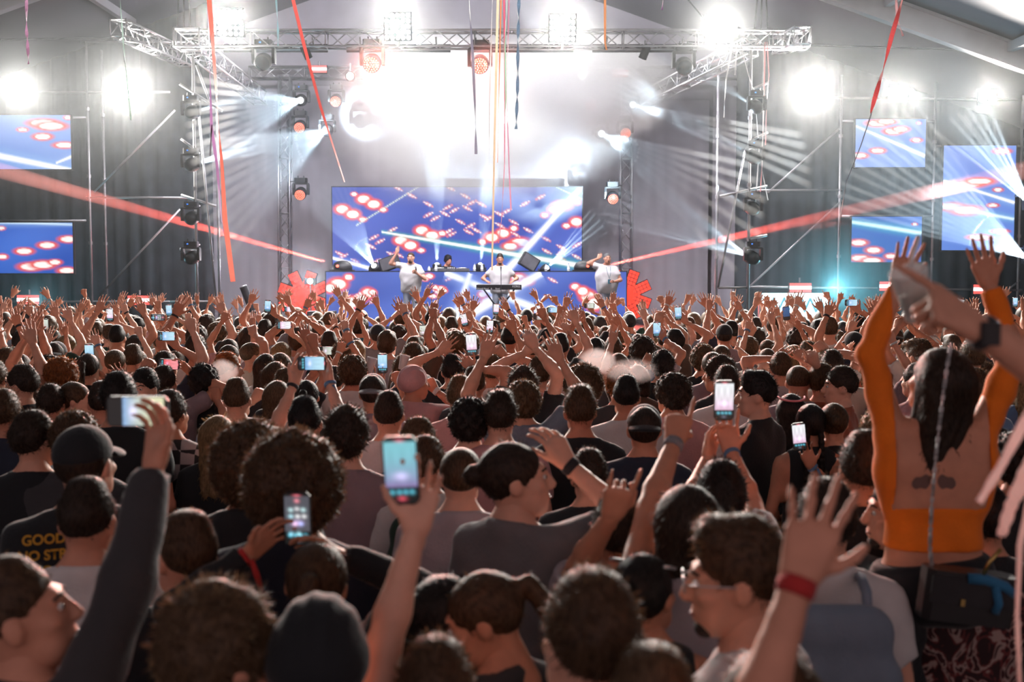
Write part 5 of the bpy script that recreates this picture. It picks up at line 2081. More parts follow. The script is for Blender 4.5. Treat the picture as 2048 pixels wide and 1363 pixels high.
p = person
m = mat('checked', (.3, .3, .3), .85)
ck = m.node_tree.nodes.new('ShaderNodeTexChecker')
ck.inputs['Scale'].default_value = 13
ck.inputs['Color1'].default_value = (.48, .44, .46, 1)
ck.inputs['Color2'].default_value = (.03, .03, .035, 1)
tcc = m.node_tree.nodes.new('ShaderNodeTexCoord')
m.node_tree.links.new(tcc.outputs['Object'], ck.inputs['Vector'])
m.node_tree.links.new(ck.outputs[0], m.node_tree.nodes['Principled BSDF'].inputs['Base Color'])
# --- first rows
r, a, M, sh = p(58, 1236, 1.75, 'man with short brown hair in a charcoal sweatshirt holding a phone sideways overhead', 'fade', 'brown', 'long', 'charcoal', rot=-.55, hyaw=-.75, hpitch=.25,
                R=(322, 862, 'cup', dict(palm=(-.5, -.8, 0), dd=.25, straight=.8, hint=(.6, -.1, -.8))), face=True, build=1.1)
phone(276, 822, 'R.05', 'yellow', 'phone held sideways in the raised hand of the man in the charcoal sweatshirt', roll=math.pi / 2)
p(176, 1048, 1.74, 'man with buzzed dark hair in a plain white t-shirt', 'fade', 'dark', 'tee', 'white', hpitch=-.05)
p(378, 1118, 1.69, 'man with faded brown hair in a black hooded top', 'fade', 'brown', 'long', 'black', hyaw=.45, rot=.2)
p(440, 1318, 1.76, 'person with tousled light brown hair below the black-sleeved woman', 'messy', 'light', 'tee', 'black', rot=-.3, hyaw=-.5)
p(640, 1326, 1.74, 'person in a smooth black beanie', 'beanie', 'black', 'long', 'black', cap='black')
r, a, M, sh = p(628, 1172, 1.66, 'woman with brown hair and black sleeves filming with both hands', 'ponytail', 'brown', 'long', 'black', female=True, rot=.1, hyaw=-.1, tilt=.1,
                L=(548, 1078, 'hold', dict(palm=(.8, -.5, 0), dd=.12, straight=.8, hint=(-.9, -.2, -.6))), R=(638, 1088, 'hold', dict(palm=(-.8, -.5, 0), dd=.12, straight=.8, hint=(.7, -.2, -.7))),
                bands=((-1, REDB, 'tail'), (1, BLK, 'watch')))
phone(595, 1036, 'R', 'dark', 'phone with dark screen and bright icons held in two hands', tilt=.1, scale=1.02)
p(507, 944, 1.80, 'person with a large dark afro, farther of the two', 'afro', 'brown', 'tee', 'black')
p(588, 985, 1.85, 'person with a large dark afro in a navy t-shirt, nearer of the two', 'afro', 'brown', 'tee', 'navy', hyaw=.2, build=1.1)
p(872, 1452, 1.62, 'person with only a bare raised arm holding a phone upright', 'short', 'brown', 'tee', 'grey',
  L=phold(842, 985, .12, hint=(-.5, -.3, -.5)), d=2.30)
phone(802, 940, 'L', 'teal', 'phone with teal screen held upright on the long bare arm', tilt=.12, roll=-.04, scale=1.0)
p(880, 1235, 1.60, 'woman with long straight black hair looking down', 'long', 'black', 'tee', 'black', female=True, rot=-2.2, hyaw=-.25, hpitch=-.3, face=True)
p(1000, 1232, 1.64, 'woman with brown ponytail looking down to the side', 'ponytail', 'brown', 'tee', 'charcoal', female=True, rot=.95, hyaw=.55, hpitch=-.38, face=True)
p(1182, 1292, 1.80, 'man with thick short brown hair seen from behind, beside the ponytail', 'short', 'brown', 'tee', 'charcoal', hyaw=.35)
p(1302, 1368, 1.72, 'person with cropped fair hair in a pink t-shirt below the bun', 'fade', 'light', 'tee', 'pink', d=1.95)
p(1542, 1352, 1.72, 'person with smooth brown hair in front of the man with glasses', 'bob', 'brown', 'tee', 'charcoal', d=1.95, female=True)
r, a, M, sh = p(1488, 1162, 1.81, 'man with swept brown hair, glasses and a dark beard turned sideways', 'quiff', 'brown', 'tee', 'white', rot=.95, hyaw=.5, hpitch=-.08, face=True, beard=True)
hm = head_matrix(.5, -.08)
for s_ in (-1, 1):
    MB().path([hm @ Vector((s_ * .03 + .022 * math.cos(t), .112, .012 + .017 * math.sin(t))) for t in [i * math.pi / 6 for i in range(13)]], .0022, 6).path(
        [hm @ Vector((s_ * .052, .110, .015)), hm @ Vector((s_ * .082, .06, .018)), hm @ Vector((s_ * .084, -.01, .012))], .0022, 6).build('glasses', MATS['alu'], r, True)
r, a, M, sh = p(1285, 1192, 1.63, 'woman with dark hair in a bun and sunglasses pushed up', 'bun', 'black', 'tank', 'black', female=True, hyaw=-.55)
hm = head_matrix(-.55, 0)
MB().path([hm @ Vector((.09 * math.sin(t), -.015 + .105 * math.cos(t), .10 - .03 * math.cos(t))) for t in [-1.9 + i * .32 for i in range(13)]], .006, 6).build('sunglasses', MATS['alu'], r, True)
p(1374, 1062, 1.76, 'person with brown hair in a sleeveless grey top, one arm raised', 'bob', 'dark', 'tank', 'lavender', build=1.05,
  L=(1362, 828, 'point', dict(dd=.48, hint=(-1, .1, -.5))), bands=((-1, (.25, .25, .27), 'wide'),))
p(1440, 1002, 1.72, 'person with short dark hair in lavender sleeves filming upright', 'short', 'black', 'tee', 'lavender', R=phold(1456, 862, .50, hint=(.55, .1, -1)), L=(1424, 880, 'cup', dict(palm=(.6, -.6, 0), dd=.50, hint=(-.55, .1, -1))),
  bands=((1, BLUE, 'tail'),))
phone(1448, 800, 'R', 'white', 'bright phone held upright above the lavender sleeves', tilt=.1, scale=1.04)
p(1700, 1700, 1.68, 'person raising a wide open hand with red and blue wristbands', 'short', 'brown', 'tee', 'black', L=(1630, 1062, 'wide', dict(dd=.08, straight=.9, palm=(.15, 1, 0), hint=(-.4, -.3, -.5))), d=1.72,
  bands=((-1, REDB, 'wide'),))
r, a, M, sh = p(1650, 1050, 1.74, 'person with short dark hair in a white shirt under a grey-blue backpack', 'short', 'dark', 'tee', 'white', build=1.15)
BLUEPACK = r
p(1727, 942, 1.79, 'man with thick dark hair in a black t-shirt', 'short', 'dark', 'tee', 'black', hyaw=-.1)
p(1800, 1078, 1.70, 'man in a dark jacket turned sideways beside the woman in orange', 'short', 'dark', 'long', 'black', rot=1.1, hyaw=.4, face=True, beard=True, d=3.75)

# --- the woman on shoulders
mat('patterned', (0.25, 0.05, 0.05), 0.8)
nt = MATS['patterned'].node_tree
tcn = nt.nodes.new('ShaderNodeTexCoord')
wv = nt.nodes.new('ShaderNodeTexNoise')
wv.inputs['Scale'].default_value = 9
wv.inputs['Distortion'].default_value = 2.5
rp = nt.nodes.new('ShaderNodeValToRGB')
rp.color_ramp.interpolation = 'CONSTANT'
for pos, c_ in ((0.0, (.03, .008, .010, 1)), (.46, (.16, .030, .030, 1)), (.52, (.42, .30, .27, 1)), (.60, (.05, .012, .014, 1))):
    e = rp.color_ramp.elements[0] if pos == 0 else rp.color_ramp.elements.new(pos)
    e.position, e.color = pos, c_
rp.color_ramp.elements[-1].color = (.05, .012, .014, 1) if rp.color_ramp.elements[-1].position < .99 else (.4, .28, .25, 1)
nt.links.new(tcn.outputs['Object'], wv.inputs['Vector'])
nt.links.new(wv.outputs['Fac'], rp.inputs[0])
nt.links.new(rp.outputs[0], nt.nodes['Principled BSDF'].inputs['Base Color'])
CX, CD = 1905, 3.72
p(CX, 1060, 1.62, 'person in a dark red patterned shirt carrying the woman in orange', 'short', 'dark', 'tee', 'charcoal', d=CD, shirtmat='patterned', build=1.25,
  L=(1800, 1250, 'claw', dict(dd=.2, hint=(-1, -.2, -.5))), R=(2030, 1250, 'claw', dict(dd=.2, hint=(1, -.2, -.5))))


def woman_on_shoulders():
    s = .93
    seat = Vector((0, 0, 1.33))
    Dm = CD - .10
    base = Vector((at(1870, 1000, Dm).x, Dm, seat.z + .02 - .90 * s))
    M = Matrix.Translation(base) @ Matrix.Scale(s, 4)
    Mi = M.inverted()
    arms = {}
    for side, hx, hy, pose, palm, hint in ((-1, 1815, 520, 'open', (.2, 1, 0), (-1, -.1, -.1)), (1, 1962, 522, 'open', (-.3, -1, 0), (1, -.1, -.2))):
        wl = Mi @ at(hx, hy, Dm + .05)
        W0 = wl - Vector((0, 0, .085))
        for _ in range(2):
            t = arm_to(side, W0, pose, palm, hint, .8, 0, True)
            W0 = wl - t['M'] @ Vector((0, 0, .085))
        print('woman reach', (t['W'] - W0).length)
        arms[side] = t
    hm = head_matrix(.35, .22)
    # crop top: sleeves and a band, open at the upper back
    crop = lambda x, y, z: np.maximum(np.minimum(1.07 - z, 1.0), np.where(np.abs(x) < .155, np.minimum(np.where(y < .02, z - 1.225, z - 1.36), 1.0), -1.0))
    body, cloth = make_body(arms, 'tight', .0115, .0052, .0060, female=True, headM=hm, waist=1.02, crop=crop)
    root = link('person', npmesh('person', body[0], body[1], MATS['skin']))
    root.matrix_world = M
    root.color = (*SKIN[3], 1)
    tag(root, 'woman in an orange open-back crop top sitting on shoulders with both arms up', 'person', 'people in the crowd')
    o = link('crop_top', npmesh('crop_top', cloth[0], cloth[1], MATS['cloth_obj']), root)
    o.color = (*CLOTH['orange'], 1)
    put_hair(root, 'long', HAIRCOL['dark'], hm)
    # black shorts and thighs forward over the shoulders
    g = Grid((-.32, -.24, .70), (.32, .62, 1.06), .016)
    g.cone((-.085, 0, .93), (.085, 0, .93), .138, .138, .05, sy=.88)
    g.cone((-.07, 0, 1.0), (.07, 0, 1.0), .118, .118, .05, sy=.85)
    for s_ in (-1, 1):
        g.cone((s_ * .10, 0, .90), (s_ * .17, .34, .90), .098, .075, .04)
    g.clip(lambda x, y, z: z - 1.035 - .12 * x)
    v, f = g.mesh()
    o = link('shorts', npmesh('shorts', v, f, MATS['cloth_obj']), root)
    o.color = (*CLOTH['black'], 1)
    g = Grid((-.32, .20, .36), (.32, .60, 1.02), .018)
    for s_ in (-1, 1):
        g.cone((s_ * .165, .30, .90), (s_ * .18, .42, .88), .074, .064, .03)
        g.cone((s_ * .18, .42, .88), (s_ * .17, .40, .50), .060, .045, .03)
    v, f = g.mesh()
    o = link('legs', npmesh('legs', v, f, MATS['skin']), root)
    o.color = (*SKIN[3], 1)
    # tattoo between the shoulder blades: flat ink on the skin
    from mathutils.bvhtree import BVHTree
    bv = BVHTree.FromPolygons([Vector(q) for q in body[0]], [tuple(q) for q in body[1]])
    ink = MB()
    for s_ in (-1, 1):
        vs, fs = [], []
        for i in range(9):
            u = i / 8
            for j in range(4):
                x = -.035 + s_ * (.012 + .062 * u)
                z = 1.318 - .010 * u + (j / 3 - .5) * (.05 * math.sin(math.pi * (u * .85 + .1)) + .012 * math.sin(9 * u))
                hit = bv.ray_cast(Vector((x, -1, z)), Vector((0, 1, 0)))
                vs.append((x, (hit[0].y if hit[0] else -.1) - .0015, z))
        for i in range(8):
            for j in range(3):
                fs.append((i * 4 + j, i * 4 + j + 1, i * 4 + j + 5, i * 4 + j + 4))
        ink.add(vs, fs)
    ink.build('tattoo', mat('ink', (.16, .085, .07), .55), root, True)
    return root


woman_on_shoulders()
bp_ = at(1932, 1190, CD - .38)
bag = thing('handbag', 'black handbag with blue scarf and chain strap behind the woman in orange', 'bag', bp_, (0, .12, 0))
MB().bevbox((0, 0, 0), (.27, .09, .15), .02).build('bag_body', MATS['black'], bag)
MB().box((0, -.047, .02), (.25, .008, .08)).build('flap', MATS['blackmatt'], bag)
MB().box((-.03, -.053, -.01), (.012, .008, .02)).build('clasp', MATS['brass'], bag)
sc_ = MB().path([(-.02, -.04, .06), (.03, -.05, .065), (.09, -.045, .05), (.12, -.04, .03)], .017, 8).path([(.06, -.05, .05), (.075, -.055, .0), (.07, -.05, -.03)], .013, 8)
sc_ = sc_.build('scarf', MATS['cloth_obj'], bag, True)
sc_.color = (.03, .18, .36, 1)
MB().path([(.02, -.05, .08), (.03, -.055, .12), (.06, -.05, .16)], .006, 6).build('tassel', MATS['brass'], bag, True)
chain = MB()
pts = [bag.matrix_world.inverted() @ (at(x, y, CD - .37) - bp_) for x, y in ((1880, 1168), (1862, 1160), (1848, 1100), (1842, 1020), (1838, 900), (1838, 780), (1841, 690))]
Q = []
for i in range(len(pts) - 1):
    for k in range(10):
        Q.append(pts[i].lerp(pts[i + 1], k / 10))
for i, q in enumerate(Q):
    chain.box(q, (.011, .005, .016), Matrix.Rotation(i * 1.3, 3, 'Z'))
chain.build('chain_strap', MATS['steel'], bag)

# --- arm with watch and cup reaching in from the right
r, a, M, sh = p(2400, 640, 1.78, 'man whose watch arm reaches up with a cup in front of the woman in orange', 'short', 'dark', 'tee', 'black', d=1.95, z0=.45,
                L=(1888, 612, 'point', dict(dd=.12, straight=1.0, palm=(-.9, .4, 0), hint=(.9, -.2, -1))), bands=((-1, BLK, 'watch'),))
rs_ = thing('viewing_riser', 'black wooden riser under the man with the watch', 'platform', (r.location.x, r.location.y, 0))
MB().box((0, 0, .42), (.9, .9, .06)).build('top_board', MATS['deck'], rs_)
for sx in (-.4, .4):
    for sy in (-.4, .4):
        MB().box((sx, sy, .195), (.07, .07, .39)).build('leg', MATS['deck'], rs_)
cw = at(1828, 590, 2.2)
t = thing('plastic_cup', 'crumpled clear plastic cup held beside the orange sleeve', 'cup', cw, (.3, -.35, 0))
m = mat('clear_plastic', (.95, .97, .97), .12, spec=.6)
nt = m.node_tree
tb_, mx_ = nt.nodes.new('ShaderNodeBsdfTransparent'), nt.nodes.new('ShaderNodeMixShader')
mx_.inputs[0].default_value = .6
nt.links.new(tb_.outputs[0], mx_.inputs[1])
nt.links.new(nt.nodes['Principled BSDF'].outputs[0], mx_.inputs[2])
nt.links.new(mx_.outputs[0], nt.nodes['Material Output'].inputs['Surface'])
mat('drink', (.22, .34, .20), .3)
MB().lathe([(.024, -.05), (.026, -.048), (.036, .05), (.037, .052), (.034, .052), (.024, -.044)], 18).build('cup_wall', MATS['clear_plastic'], t, True)
MB().lathe([(.001, -.043), (.0235, -.043), (.029, .0), (.001, .001)], 16).build('drink', MATS['drink'], t, True)
t = M @ (a[-1]['W'] + a[-1]['M'] @ Vector((.034, .004, .150)))
o = MB().tube((0, 0, 0), (.02, 0, .07), .004, 8).build('cigarette', MATS['white'], None, True, loc=t)
tag(o, 'thin white cigarette held between the fingers of the watch hand', 'cigarette')
for k, (pts, w, lab) in enumerate((([(2075, 800), (2040, 860), (2000, 935), (1958, 1004)], 26, 'pale pink paper strip hanging before the orange top, longer one'),
                                   ([(2090, 880), (2050, 950), (2022, 1010), (2002, 1072)], 40, 'pale pink paper strip hanging before the orange top, broader one'),
                                   ([(2062, 980), (2040, 1090), (2034, 1230), (2040, 1380)], 14, 'narrow pink paper strip hanging beside the handbag'))):
    streamer(pts, 2.1 + .1 * k, w, (235, 200, 195), lab, .03)

# --- second rows
def party_cup(px, py, d, col, lab):
    t = thing('party_cup', lab, 'cup', at(px, py, d), (0, .25, 0))
    o = MB().lathe([(.026, -.055), (.037, .05), (.039, .055), (.035, .055), (.025, -.05)], 16).build('cup_wall', MATS['cloth_obj'], t, True)
    o.color = (*col, 1)


r, a, M, sh_good = p(172, 932, 1.86, 'man in a black cap and a black t-shirt with yellow lettering', 'cap', 'dark', 'tee', 'black', rot=.35, hyaw=-.5, build=1.12)
GOOD = (r, sh_good)
p(70, 885, 1.74, 'person with dark hair in a black jacket behind the cap', 'short', 'dark', 'long', 'black', hyaw=-.5)
p(152, 886, 1.74, 'person with curly brown hair behind the black cap', 'curly', 'brown', 'tee', 'charcoal', hyaw=.3)
p(240, 802, 1.84, 'man with thick black hair in a black t-shirt near the red phone', 'short', 'black', 'tee', 'black')
p(342, 832, 1.72, 'man in a black and white checked shirt', 'short', 'dark', 'long', 'grey', hyaw=-.3, shirtmat='checked')
p(438, 876, 1.62, 'woman with long blond hair from behind', 'long', 'blond', 'tee', 'black', female=True)
p(611, 850, 1.75, 'man with short black hair filming sideways with both hands', 'fade', 'black', 'tee', 'mauve', L=(594, 738, 'hold', dict(palm=(.7, -.6, 0), dd=.42, hint=(-.6, .1, -1))), R=(656, 735, 'hold', dict(palm=(-.7, -.6, 0), dd=.42, hint=(.6, .1, -1))),
  bands=((-1, BLK, ''), (1, BLUE, 'tail')))
phone(624, 726, 'R', 'blue', 'phone held sideways in two hands showing a blue stage', roll=math.pi / 2, tilt=.05)
r, a, M, sh = p(694, 880, 1.76, 'man with dark brown hair in a grey t-shirt with a black striped back', 'messy', 'dark', 'tee', 'mauve')
p(778, 834, 1.72, 'man with a sharp fade and red-lit ears in a white t-shirt', 'fade', 'dark', 'tee', 'white')
p(745, 788, 1.72, 'man in a grey cap worn backwards and a lavender t-shirt', 'capback', 'dark', 'tee', 'mauve', cap='grey')
p(838, 886, 1.62, 'person with brown hair just in front of the bald man', 'short', 'light', 'tee', 'black', hyaw=-.6)
p(852, 932, 1.64, 'man with a white t-shirt and a dark green backpack', 'short', 'brown', 'tee', 'white', rot=.1, hyaw=-.5)
BACKPACK = (r, 0)
p(922, 956, 1.73, 'bald man in a white t-shirt', 'bald', 'brown', 'tee', 'lavender')
r, a, M, sh = p(1030, 962, 1.82, 'man with tied-back dark hair singing sideways with bracelets on a raised wrist', 'bun', 'dark', 'tee', 'grey', rot=-.75, hyaw=-.75, hpitch=.1, face=True, mouth=True,
                R=(1108, 884, 'claw', dict(palm=(-.6, .7, 0), dd=.1, hint=(.7, -.1, -.9))), bands=((1, BLK, 'wide'),))
p(939, 850, 1.72, 'person with short black wavy hair beside the man with brown quiff', 'curly', 'black', 'tee', 'black')
p(1000, 838, 1.76, 'man with high dark brown hair and a bare neck', 'quiff', 'dark', 'tee', 'pink')
p(1160, 826, 1.76, 'man with golden-edged brown hair in a black lettered t-shirt', 'quiff', 'brown', 'tee', 'black')
r, a, M, sh_haw = p(1178, 872, 1.60, 'short person in a black t-shirt with small pale lettering', 'short', 'dark', 'tee', 'black', d=4.9, build=1.1)
p(1252, 798, 1.74, 'man with a dark fade and glasses in a pale pink shirt', 'fade', 'black', 'tee', 'white')
p(1288, 862, 1.72, 'man in a black cap worn backwards and a dark t-shirt', 'capback', 'dark', 'tee', 'navy', cap='black', rot=-.1)
p(1236, 930, 1.66, 'person with a tattooed forearm making a horned hand', 'short', 'dark', 'tee', 'lavender', R=None, L=(1236, 990, 'rock', dict(dd=-.45, hint=(-.8, -.3, -1))), d=3.6)
p(1345, 792, 1.74, 'man with curly dark hair before the pointing hand', 'curly', 'dark', 'tee', 'pink', hyaw=.4)
p(1515, 792, 1.78, 'man with swept dark hair turned sideways in a black t-shirt', 'quiff', 'black', 'tee', 'black', rot=.9, hyaw=.5, face=True)
p(1452, 772, 1.72, 'person with dark hair hidden behind the bright phone', 'short', 'dark', 'tee', 'white')
p(1440, 752, 1.74, 'man with wavy dark hair leaning aside behind the bright phone', 'messy', 'dark', 'tee', 'black', rot=.6, hyaw=.6)
r, a, M, sh = p(1580, 826, 1.62, 'woman with long black hair and pink glasses pushed up', 'long', 'black', 'tee', 'black', female=True)
hm = head_matrix(0, 0)
MB().path([hm @ Vector((.09 * math.sin(t), -.015 + .105 * math.cos(t), .115 + .02 * math.cos(t))) for t in [math.pi - 1.5 + i * .25 for i in range(13)]], .007, 6).build('pink_glasses', MATS['cloth_obj'], r, True).color = (.8, .25, .3, 1)
p(1620, 850, 1.64, 'woman with two dark braids filming upright', 'braids', 'black', 'tank', 'black', female=True, R=phold(1612, 905, -.28, hint=(.6, -.3, -1)), bands=((1, BLUE, 'tail'),))
phone(1598, 872, 'R', 'white', 'phone beside the dark braids showing a washed-out stage', roll=-.12, tilt=.1)
p(1666, 848, 1.64, 'woman with a loose brown bun', 'bun', 'brown', 'tee', 'black', female=True, hyaw=-.2)
p(1595, 766, 1.74, 'man with buzzed brown hair and bowed head', 'buzz', 'brown', 'tee', 'mauve', hpitch=-.3, hyaw=-.3)
p(1642, 768, 1.73, 'man in a rust t-shirt turned sideways', 'short', 'brown', 'tee', 'rust', rot=-.5, hyaw=-.4)
p(1682, 775, 1.73, 'man with dark hair facing the man in the rust t-shirt', 'short', 'dark', 'tee', 'rust', rot=1.2, hyaw=.3, R=(1625, 712, 'point', dict(dd=.1)), face=True)
p(1757, 868, 1.63, 'woman with curly fair hair left of the orange top', 'curly', 'blond', 'tee', 'black', female=True)
p(1985, 902, 1.64, 'woman with black hair right of the orange top', 'ponytail', 'black', 'tee', 'orange', female=True, hyaw=.6)
p(1968, 1010, 1.62, 'person with dark hair close behind the orange top', 'short', 'black', 'tee', 'black', d=3.95)
p(2030, 930, 1.70, 'person with black wavy hair near the pink paper strips', 'curly', 'black', 'tee', 'black')
p(48, 772, 1.74, 'man with dark hair in profile in a dark jacket', 'short', 'dark', 'long', 'black', rot=.9, hyaw=.5, face=True)
p(122, 756, 1.76, 'person with curly auburn hair in profile', 'curly', 'ginger', 'tee', 'charcoal', rot=.5, hyaw=.5)
p(150, 802, 1.68, 'woman with pulled-back hair in a steel blue top, in profile', 'bun', 'brown', 'tee', 'steel', female=True, rot=-1.0, hyaw=-.4, face=True)
p(104, 812, 1.66, 'person with thick dark hair below the auburn curls', 'short', 'dark', 'tee', 'charcoal')
p(10, 830, 1.72, 'person with short brown hair in a navy t-shirt beside the dark jacket', 'short', 'brown', 'tee', 'navy')
p(292, 778, 1.72, 'person facing away from the stage with dark hair', 'short', 'black', 'tee', 'charcoal', rot=2.9, face=True)
p(408, 766, 1.70, 'person with thick curly black hair holding a cigarette', 'curly', 'black', 'tee', 'black', R=(432, 778, 'point', dict(dd=-.1, hint=(.6, -.2, -1))))
p(455, 740, 1.72, 'person with bright orange hair behind a puff of smoke', 'short', 'ginger', 'tee', 'charcoal', rot=-.8, hyaw=-.5, face=True)
p(475, 802, 1.72, 'man with a short back-and-sides in a steel blue t-shirt', 'fade', 'brown', 'tee', 'steel', build=1.15)
p(505, 712, 1.76, 'man in profile with cropped fair hair pointing up', 'buzz', 'light', 'tee', 'cream', rot=-.7, hyaw=-.5, face=True, R=(503, 655, 'point'))
p(562, 736, 1.70, 'woman with long brown hair beside the dark-haired one', 'long', 'brown', 'tee', 'charcoal', female=True)
p(533, 738, 1.70, 'woman with dark hair beside the long brown hair', 'long', 'dark', 'tee', 'white', female=True)
p(614, 796, 1.66, 'woman with dark half-tied hair', 'ponytail', 'black', 'tee', 'black', female=True)
p(556, 800, 1.66, 'woman with light brown hair and a raised loose fist', 'bob', 'light', 'tee', 'white', female=True, L=(522, 782, 'fist', dict(hint=(-.6, -.3, -1))))
p(690, 712, 1.76, 'man with curly fair hair filming sideways in a cream sleeve', 'curly', 'light', 'long', 'cream', R=phold(668, 722))
phone(654, 701, 'R', 'pale', 'phone held sideways showing a pale view of the crowd', roll=math.pi / 2)
p(832, 718, 1.76, 'man with flat dark brown hair near the white cups', 'short', 'brown', 'tee', 'charcoal', rot=2.6, hpitch=-.3, face=True)
p(826, 768, 1.70, 'person in a pink headscarf with a bent raised arm', 'beanie', 'black', 'tee', 'pink', cap='pink', rot=-.7, hyaw=-.4, R=(858, 760, 'fist', dict(hint=(.9, -.2, -.9))), bands=((1, WHT, 'wide'),))
p(706, 748, 1.74, 'person filming upright with a fist beside the phone', 'curly', 'brown', 'tee', 'white', R=(792, 746, 'fist', dict(hint=(.3, -.3, -1))), L=phold(760, 752, hint=(-.4, -.3, -.9)))
party_cup(807, 724, LAST[2].translation.y + .12, (.75, .72, .72), 'pale party cup held beside the raised fist')
party_cup(741, 729, LAST[2].translation.y + .12, (.7, .7, .75), 'pale party cup held beside the sky blue phone')
phone(765, 726, 'L', 'blue', 'phone held upright with a sky blue screen above the grey cap', tilt=.05)
p(920, 796, 1.72, 'man with cropped light brown hair beside black waves', 'short', 'light', 'tee', 'pink')
p(948, 772, 1.70, 'person with cropped dark hair holding a big bright phone up', 'fade', 'brown', 'tee', 'charcoal', R=phold(930, 722, .1))
phone(943, 688, 'R', 'white', 'large white-screened phone held highest above the middle of the crowd', roll=-.06, tilt=.08, scale=1.06)
p(905, 745, 1.72, 'person in black whose bare arm rises with a spread hand', 'short', 'black', 'tee', 'black', L=(897, 690, 'open'))
p(985, 745, 1.70, 'person with a clenched fist beside the bright phone', 'short', 'light', 'tee', 'white', R=(990, 698, 'fist'))
p(1046, 780, 1.75, 'man with dark wavy hair in black whose arms rise together', 'messy', 'dark', 'tee', 'black', R=(1058, 672, 'claw', dict(hint=(.3, -.3, -.5))), bands=())
p(1078, 752, 1.72, 'person in a pink t-shirt with one arm straight up', 'short', 'brown', 'tee', 'pink', L=(1068, 690, 'open'))
p(1112, 742, 1.72, 'man with sandy hair holding a cigarette', 'short', 'ginger', 'tee', 'lavender', R=(1140, 748, 'point', dict(dd=-.2, hint=(.6, -.2, -1))))
p(1120, 698, 1.80, 'man with a tight dark fade in a black t-shirt', 'fade', 'black', 'tee', 'black', build=1.1)
p(1090, 684, 1.80, 'man in a black headband looking down', 'beanie', 'black', 'tee', 'black', rot=-.6, hyaw=-.5, hpitch=-.3, face=True, R=(1125, 650, 'wide', dict(palm=(.3, -.9, 0))))
p(1018, 682, 1.82, 'tall man with black hair in a navy t-shirt', 'fade', 'black', 'tee', 'navy', build=1.1)
p(1165, 776, 1.68, 'person with wide wavy brown hair', 'afro', 'brown', 'tee', 'brown', hyaw=.5)
p(1240, 774, 1.70, 'person with reddish brown hair behind the glasses', 'messy', 'ginger', 'tee', 'charcoal')
p(1236, 738, 1.70, 'woman with smooth brown hair and a hair clip', 'bob', 'brown', 'tee', 'charcoal', female=True)
p(1284, 706, 1.80, 'man with curly dark hair in a blue t-shirt', 'curly', 'dark', 'tee', 'blue')
p(1325, 735, 1.70, 'man with dark wavy hair and a fist with bracelet', 'messy', 'black', 'tee', 'black', L=(1300, 712, 'fist', dict(hint=(-.5, -.3, -1))), bands=((-1, BLK, ''),))
p(1190, 706, 1.74, 'man with black hair behind a puff of smoke', 'short', 'black', 'tee', 'white')
p(1226, 702, 1.74, 'person with neat brown hair above the smoke', 'short', 'brown', 'tee', 'white')
p(1405, 722, 1.74, 'person with fair curls beside the bowed heads', 'curly', 'light', 'tee', 'black')
p(1442, 716, 1.72, 'person with short brown hair and an open hand lifted', 'buzz', 'brown', 'tee', 'cream', rot=-.5, R=(1478, 700, 'flat', dict(palm=(-.8, .4, 0))))
p(1614, 716, 1.76, 'man with fair hair in white facing away from the stage', 'short', 'light', 'tee', 'white', rot=3.0, face=True)
p(1560, 740, 1.72, 'person with hands joined overhead', 'short', 'brown', 'tee', 'lavender', R=(1592, 706, 'claw', dict(hint=(1, 0, -.2))), L=(1572, 706, 'claw', dict(hint=(-1, 0, -.2))))
p(1655, 738, 1.72, 'person in a pale top with a wristband and raised arm', 'messy', 'light', 'tee', 'white', R=(1632, 690, 'point'))
p(1825, 716, 1.76, 'person with swept brown hair left of the chain strap', 'quiff', 'brown', 'tee', 'charcoal', hyaw=.4)
p(1832, 765, 1.70, 'person with dark hair and glinting glasses under the orange sleeve', 'short', 'dark', 'tee', 'pink', rot=.5)
p(2034, 726, 1.74, 'person with brown wavy hair below the sideways phone', 'messy', 'brown', 'tee', 'charcoal')
p(2006, 712, 1.74, 'person with a cropped dark head filming sideways beyond the watch arm', 'fade', 'dark', 'tee', 'grey', R=(2022, 705, 'hold', dict(palm=(-.6, -.6, 0), dd=.1)))
phone(2003, 694, 'R', 'white', 'bright phone held sideways beyond the watch arm', roll=math.pi / 2)
p(660, 643, 1.88, 'man with a shaved head in black waving a bent arm', 'buzz', 'light', 'tee', 'black', R=(672, 578, 'claw', dict(hint=(1, 0, .1))), bands=((1, WHT, ''),))
p(178, 738, 1.72, 'person with a dark ponytail filming upright with both arms', 'ponytail', 'dark', 'tee', 'black', R=(190, 735, 'hold', dict(palm=(-.7, -.6, 0), hint=(.8, -.2, -.6))), L=(162, 728, 'open', dict(palm=(.7, -.5, 0), hint=(-.8, -.2, -.6))))
phone(179, 706, 'R', 'blue', 'sky blue phone held up by the person with a dark ponytail', tilt=.08, scale=1.04)
p(330, 770, 1.70, 'person holding a red glowing phone sideways', 'fade', 'dark', 'tee', 'mauve', R=(364, 736, 'hold', dict(palm=(-.7, -.5, 0), hint=(.9, -.2, -.5))), L=(302, 724, 'fist', dict(hint=(-.9, -.1, -.6))), bands=((1, BLUE, 'tail'),))
phone(338, 728, 'R', 'red', 'phone held sideways glowing red', roll=math.pi / 2 + .05)
p(232, 728, 1.74, 'man with buzzed fair hair and a raised open hand before him', 'buzz', 'light', 'tee', 'black', R=(237, 745, 'wide', dict(dd=-.25)))
p(268, 722, 1.74, 'man with a brown fade beside the buzzed head', 'fade', 'brown', 'tee', 'navy')
p(112, 712, 1.74, 'man in a backward black cap before the woman with fair hair', 'capback', 'dark', 'tee', 'black', cap='black')
p(135, 694, 1.72, 'woman with long fair hair holding a phone high', 'long', 'blond', 'tee', 'black', female=True, L=phold(92, 668), bands=())
phone(90, 651, 'L', 'pale', 'phone held high by the woman with long fair hair', tilt=.05)

